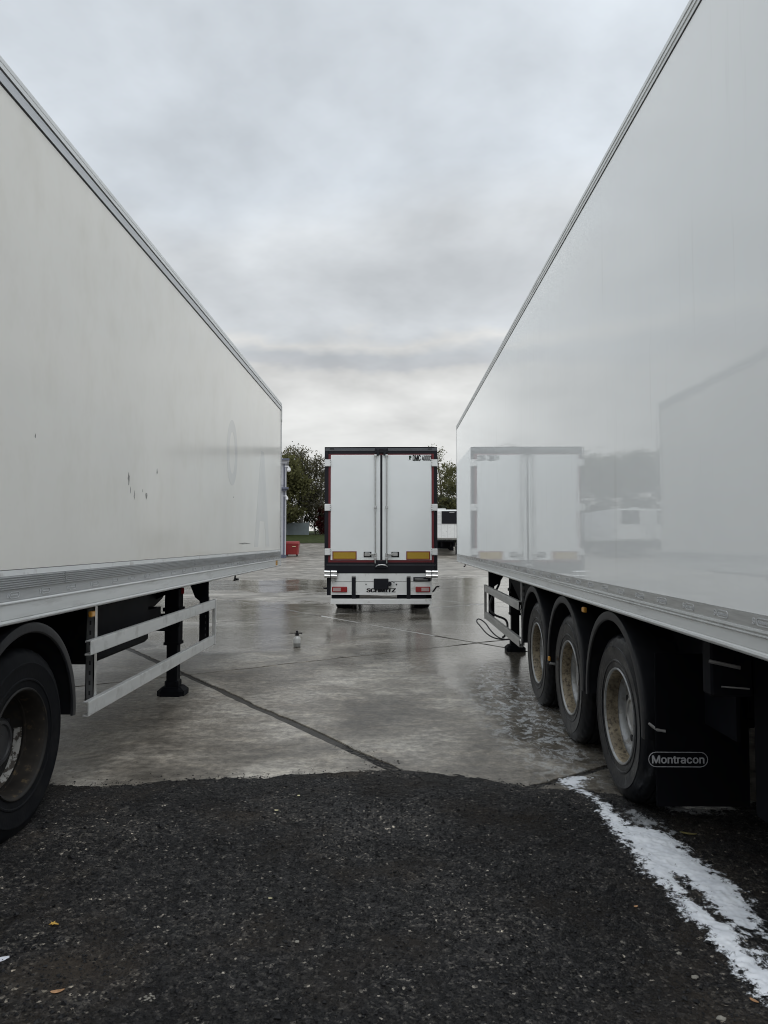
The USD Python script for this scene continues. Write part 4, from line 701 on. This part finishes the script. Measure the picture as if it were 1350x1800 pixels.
tree('olive_tree', 'olive green tree between the middle and right trailers', X(783, 101), 101, 9.0, 5.4, LEAF_OLIVE, 18, 3200, False, leaf=.15, bare=.12)
tree('olive_tree', 'yellowish tree at the left edge of the right trailer', X(803, 99), 99, 10.0, 5.6, LEAF_OLIVE, 19, 3400, False, leaf=.15, bare=.12)
tree('bushy_tree', 'dark hedge like bush above the far white trailer', X(787, 96), 96, 4.6, 6.5, LEAF_DARK, 20, 4500, False, leaf=.16, bare=.04)
tree('bushy_tree', 'small dark bush at the right edge of the far trailer', X(806, 95), 95, 4.6, 5.5, LEAF_OLIVE, 21, 5000, False, leaf=.15, bare=.04)
# trees on the left that show only as the skyline mirrored in the right-hand trailer; lighter olive leaves paint in their haze
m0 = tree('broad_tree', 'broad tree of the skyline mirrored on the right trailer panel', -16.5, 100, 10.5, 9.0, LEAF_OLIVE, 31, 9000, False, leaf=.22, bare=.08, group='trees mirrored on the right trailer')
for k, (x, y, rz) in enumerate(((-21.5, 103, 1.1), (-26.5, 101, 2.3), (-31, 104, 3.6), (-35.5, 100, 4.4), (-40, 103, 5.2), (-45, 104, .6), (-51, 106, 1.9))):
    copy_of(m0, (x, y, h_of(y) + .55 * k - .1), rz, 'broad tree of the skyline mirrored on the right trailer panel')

# ------------------------------------------------------------------ small things on the ground
q = on_ground(522, 1137); sb = thing('spray_bottle', 'milky spray bottle with black pump head standing on the wet concrete', 'bottle', q)
obj('bottle_body', lathe([(0, 0), (.048, 0), (.056, -.006), (.057, -.06), (.057, -.12), (.050, -.145), (.030, -.165), (.026, -.175), (0, -.175)], (0, 0, 0), 1, n=24).apply_transform(trimesh.transformations.rotation_matrix(PI / 2, (0, 1, 0))).apply_scale((1, 1, -1)) if False else trimesh.creation.revolve([(0, 0.062), (.0575, .062), (.0575, .12), (.050, .145), (.030, .165), (.026, .178), (0, .178)], sections=24), BOTTLE, sb, smooth=35)
obj('liquid_level', trimesh.creation.revolve([(0, 0), (.05, 0), (.0575, .008), (.0575, .0615), (0, .0615)], sections=24), BOTTLE_LIQ, sb, smooth=35)
obj('pump_head', cat_([trimesh.creation.revolve([(0, .179), (.033, .179), (.033, .196), (.018, .203), (.014, .235), (.02, .238), (.02, .252), (0, .252)], sections=18), box(-.035, .085, -.016, .016, .205, .224, .006), tube([(-.03, 0, .213), (-.12, 0, .214)], .005, 6)]), PLASTIC, sb, smooth=35)

def star_leaf(size, spikes=5, seed=0):
    r = np.random.default_rng(seed); pts = []
    for k in range(spikes * 2): a = PI * k / spikes + r.normal(0, .08); rr = size * (1.0 if k % 2 == 0 else .42) * r.uniform(.85, 1.1); pts.append((rr * math.cos(a), rr * math.sin(a)))
    m = trimesh.creation.extrude_polygon(Polygon(pts).union(Polygon([(-.004, 0), (-.003, -size * 1.5), (.003, -size * 1.5), (.004, 0)])), .0012, engine='earcut').subdivide(); v = m.vertices
    v[:, 2] += 5 * (v[:, 0] ** 2) + 3 * v[:, 1] * v[:, 0] + .006; m.vertices = v; return m
def oval_leaf(a, b, curl=6):
    m = trimesh.creation.extrude_polygon(Polygon([(a * math.cos(t), b * math.sin(t) * (1 - .25 * math.cos(t))) for t in np.linspace(0, 2 * PI, 18)[:-1]]), .0012, engine='earcut').subdivide(); v = m.vertices
    v[:, 2] += curl * v[:, 0] ** 2 + .004; m.vertices = v; return m
def drop(name, px, py, m, mat, label, cat, rz=0):
    q = on_ground(px, py, .012); q[2] = max(float(gravel_z(np.array([q[0]]), np.array([q[1]]))[0]), 0) + .002
    m.apply_transform(trimesh.transformations.rotation_matrix(rz, (0, 0, 1))); m.apply_translation(q); obj(name, m, mat, label=label, cat=cat)
drop('maple_leaf', 93, 1631, star_leaf(.019, 5, 3), YELLOW_LEAF, 'small yellow maple leaf lying on the dark chippings at lower left', 'leaf', 1.3)
drop('fallen_leaf', 101, 1750, oval_leaf(.024, .009), BROWN_LEAF, 'narrow brown leaf on the chippings in the bottom left corner', 'leaf', .35)
drop('fallen_leaf', 486, 1428, oval_leaf(.012, .008), PALE_LEAF, 'small pale yellow leaf on the chippings, nearer of two below the concrete edge', 'leaf', .1)
drop('fallen_leaf', 525, 1400, oval_leaf(.009, .011), PALE_LEAF, 'tiny pale leaf just in front of the concrete edge', 'leaf', .8)
drop('fallen_leaf', 1210, 1470, oval_leaf(.045, .011, 2), OLIVE_LEAF, 'long olive leaf lying right of the white foam near the mud flap', 'leaf', -.35)
drop('fallen_leaf', 475, 1584, oval_leaf(.010, .004), PALE_LEAF, 'sliver of pale leaf in the middle of the dark chippings', 'leaf', 0)
drop('fallen_leaf', 1326, 1765, oval_leaf(.016, .007), BROWN_LEAF, 'orange brown leaf stuck at the lower end of the foam', 'leaf', -.9)
drop('fallen_leaf', 1118, 1598, oval_leaf(.011, .006), BROWN_LEAF, 'tiny brown leaf between the rut and the foam', 'leaf', .5)
drop('paper_scrap', 2, 1691, oval_leaf(.031, .016, 3), WHITE_SCRAP, 'white scrap on the ground at the left edge of the picture', 'scrap', .5)
for k, (px, py, s, lab) in enumerate(((262, 1752, .016, 'cluster of crushed pale grit near the bottom left'), (1222, 1722, .012, 'flat pale stone left of the lower foam'), (1194, 1680, .010, 'brownish stone beside the lower foam'), (522, 1660, .008, 'pale pebble in the lower left middle'), (1268, 1797, .014, 'pale stone at the bottom edge right of centre'))):
    r = np.random.default_rng(50 + k)
    ms = []
    for i in range(14 if k == 0 else 1):
        b = trimesh.creation.icosphere(1, s * (.28 if k == 0 else 1)); b.vertices *= r.uniform(.75, 1.2, (len(b.vertices), 1)) * np.array([1.2, .9, .5]); b.apply_translation((r.normal(0, s * .9) if k == 0 else 0, r.normal(0, s * .8) if k == 0 else 0, 0)); ms.append(b)
    drop('pale_stone', px, py, cat_(ms), PEBBLE, lab, 'stone')

# ------------------------------------------------------------------ foam running along under the right-hand trailer
def foam_mat(name, lo, hi, rough, gain=2.4):
    return usdkit.material(stage, f'/World/Looks/{name}', {'g': ('geometry', {}), 'n': ('noise_texture', {'scale': 11.0, 'detail': 7.0, 'roughness': .65}), 'r': ('rgb_ramp', {'ramp': [(.3, lo), (.62, hi)]}),
        'uv': ('uvmap', {'attribute': 'st'}), 'sp': ('separate_xyz', {}), 'n2': ('noise_texture', {'scale': 26.0, 'detail': 9.0, 'roughness': .74}), 'a': ('math', {'math_type': 'multiply_add', 'value2': gain, 'value3': -gain / 2}),
        'ad': ('math', {'math_type': 'add'}), 'al': ('map_range', {'range_type': 'smoothstep', 'from_min': .0, 'from_max': .42, 'clamp': True}),
        'b': ('bump', {'strength': .4, 'distance': .004}), 'p': ('principled_bsdf', {'roughness': rough}), 't': ('transparent_bsdf', {}), 'x': ('mix_closure', {})},
        [('g.position', 'n.vector'), ('g.position', 'n2.vector'), ('n.fac', 'r.fac'), ('r.color', 'p.base_color'), ('n2.fac', 'b.height'), ('b.normal', 'p.normal'), ('uv.UV', 'sp.vector'), ('n2.fac', 'a.value1'), ('a.value', 'ad.value1'), ('sp.x', 'ad.value2'),
         ('ad.value', 'al.value'), ('al.result', 'x.fac'), ('t.BSDF', 'x.closure1'), ('p.BSDF', 'x.closure2')], surface='x.closure')
FOAM = foam_mat('foam', (.70, .73, .78), (.86, .885, .92), .55, 3.4)
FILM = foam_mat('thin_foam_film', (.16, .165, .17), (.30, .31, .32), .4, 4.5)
def foam(name, lpx, holes, mat, label, amp=.5, cell=.006, th=.007, fine=1.0):
    P = Polygon([tuple(on_ground(a, b)[:2]) for a, b in lpx]).buffer(0); Hs = [Polygon([tuple(on_ground(a, b)[:2]) for a, b in h]).buffer(0) for h in holes]
    import shapely
    x0, y0, x1, y1 = P.buffer(.08).bounds; xs, ys = np.arange(x0, x1, cell), np.arange(y0, y1, cell); X_, Y_ = np.meshgrid(xs, ys)
    pts = shapely.points(X_.ravel(), Y_.ravel())
    def sd(poly): d = shapely.distance(poly.boundary, pts); return np.where(shapely.contains(poly, pts), d, -d)
    m = np.clip(sd(P) / .11, -1, 1)
    for hpoly in Hs: m = np.minimum(m, np.maximum(np.clip(-sd(hpoly) / .06, -1, 1) * .9, -.05))
    q = np.stack([X_.ravel(), Y_.ravel(), 0 * X_.ravel()], -1)
    m = m + (meshkit.fbm(q * 12, 4, 2) - .5) * amp * 1.4
    m = m.reshape(X_.shape); gz = np.maximum(gravel_z(X_.ravel(), Y_.ravel()), -.002).reshape(X_.shape)
    Z = gz + .0025 + th * np.sqrt(np.clip(m + .2, 0, 1)) * (.8 + .4 * meshkit.noise(q * 20, 4).reshape(X_.shape))
    n, mm = len(xs), len(ys); t_ = -.85; ok = (m[:-1, :-1] > t_) & (m[1:, :-1] > t_) & (m[:-1, 1:] > t_) & (m[1:, 1:] > t_)
    j, i = np.nonzero(ok); a = j * n + i; Fc = np.vstack([np.stack([a, a + 1, a + n + 1], -1), np.stack([a, a + n + 1, a + n], -1)]); used, inv = np.unique(Fc, return_inverse=True)
    V = np.stack([X_.ravel(), Y_.ravel(), Z.ravel()], -1)[used]; p = numbered('/World', name)
    usdkit.mesh(stage, p, (V, inv.reshape(-1, 3)), mat, smooth=True, uv=np.c_[m.ravel()[used], 0 * used]); said(stage.GetPrimAtPath(p), label, None, None, 'stuff')
foam('foam', [(982, 1373), (1005, 1364), (1035, 1366), (1028, 1388), (1055, 1405), (1082, 1432), (1112, 1458), (1160, 1462), (1200, 1485), (1212, 1503), (1247, 1527), (1268, 1550), (1292, 1562), (1328, 1602), (1350, 1640), (1420, 1720), (1420, 1850), (1345, 1775), (1300, 1732), (1275, 1692), (1235, 1652), (1205, 1617), (1184, 1590), (1165, 1562), (1130, 1543), (1122, 1520), (1103, 1495), (1078, 1470), (1062, 1448), (1042, 1413), (1010, 1392)],
     [[(1186, 1543), (1200, 1548), (1235, 1580), (1262, 1612), (1285, 1628), (1262, 1630), (1230, 1600), (1205, 1572)], [(1292, 1642), (1320, 1645), (1350, 1670), (1400, 1740), (1345, 1715), (1310, 1690)]], FOAM, 'white soap foam trail running along under the right trailer')
foam('thin_foam', [(1085, 1428), (1120, 1432), (1150, 1445), (1185, 1465), (1195, 1478), (1160, 1466), (1115, 1460)], [], FILM, 'speckled grey foam remains beside the foam trail near the tyre', amp=1.0, th=.005, fine=1.6)
foam('thin_foam', [(1160, 1428), (1200, 1415), (1235, 1398), (1290, 1400), (1320, 1408), (1318, 1420), (1290, 1420), (1300, 1432), (1250, 1436), (1200, 1436)], [], FILM, 'grey soapy puddle in the shade behind the mud flap', amp=.5, th=.003, fine=.5)
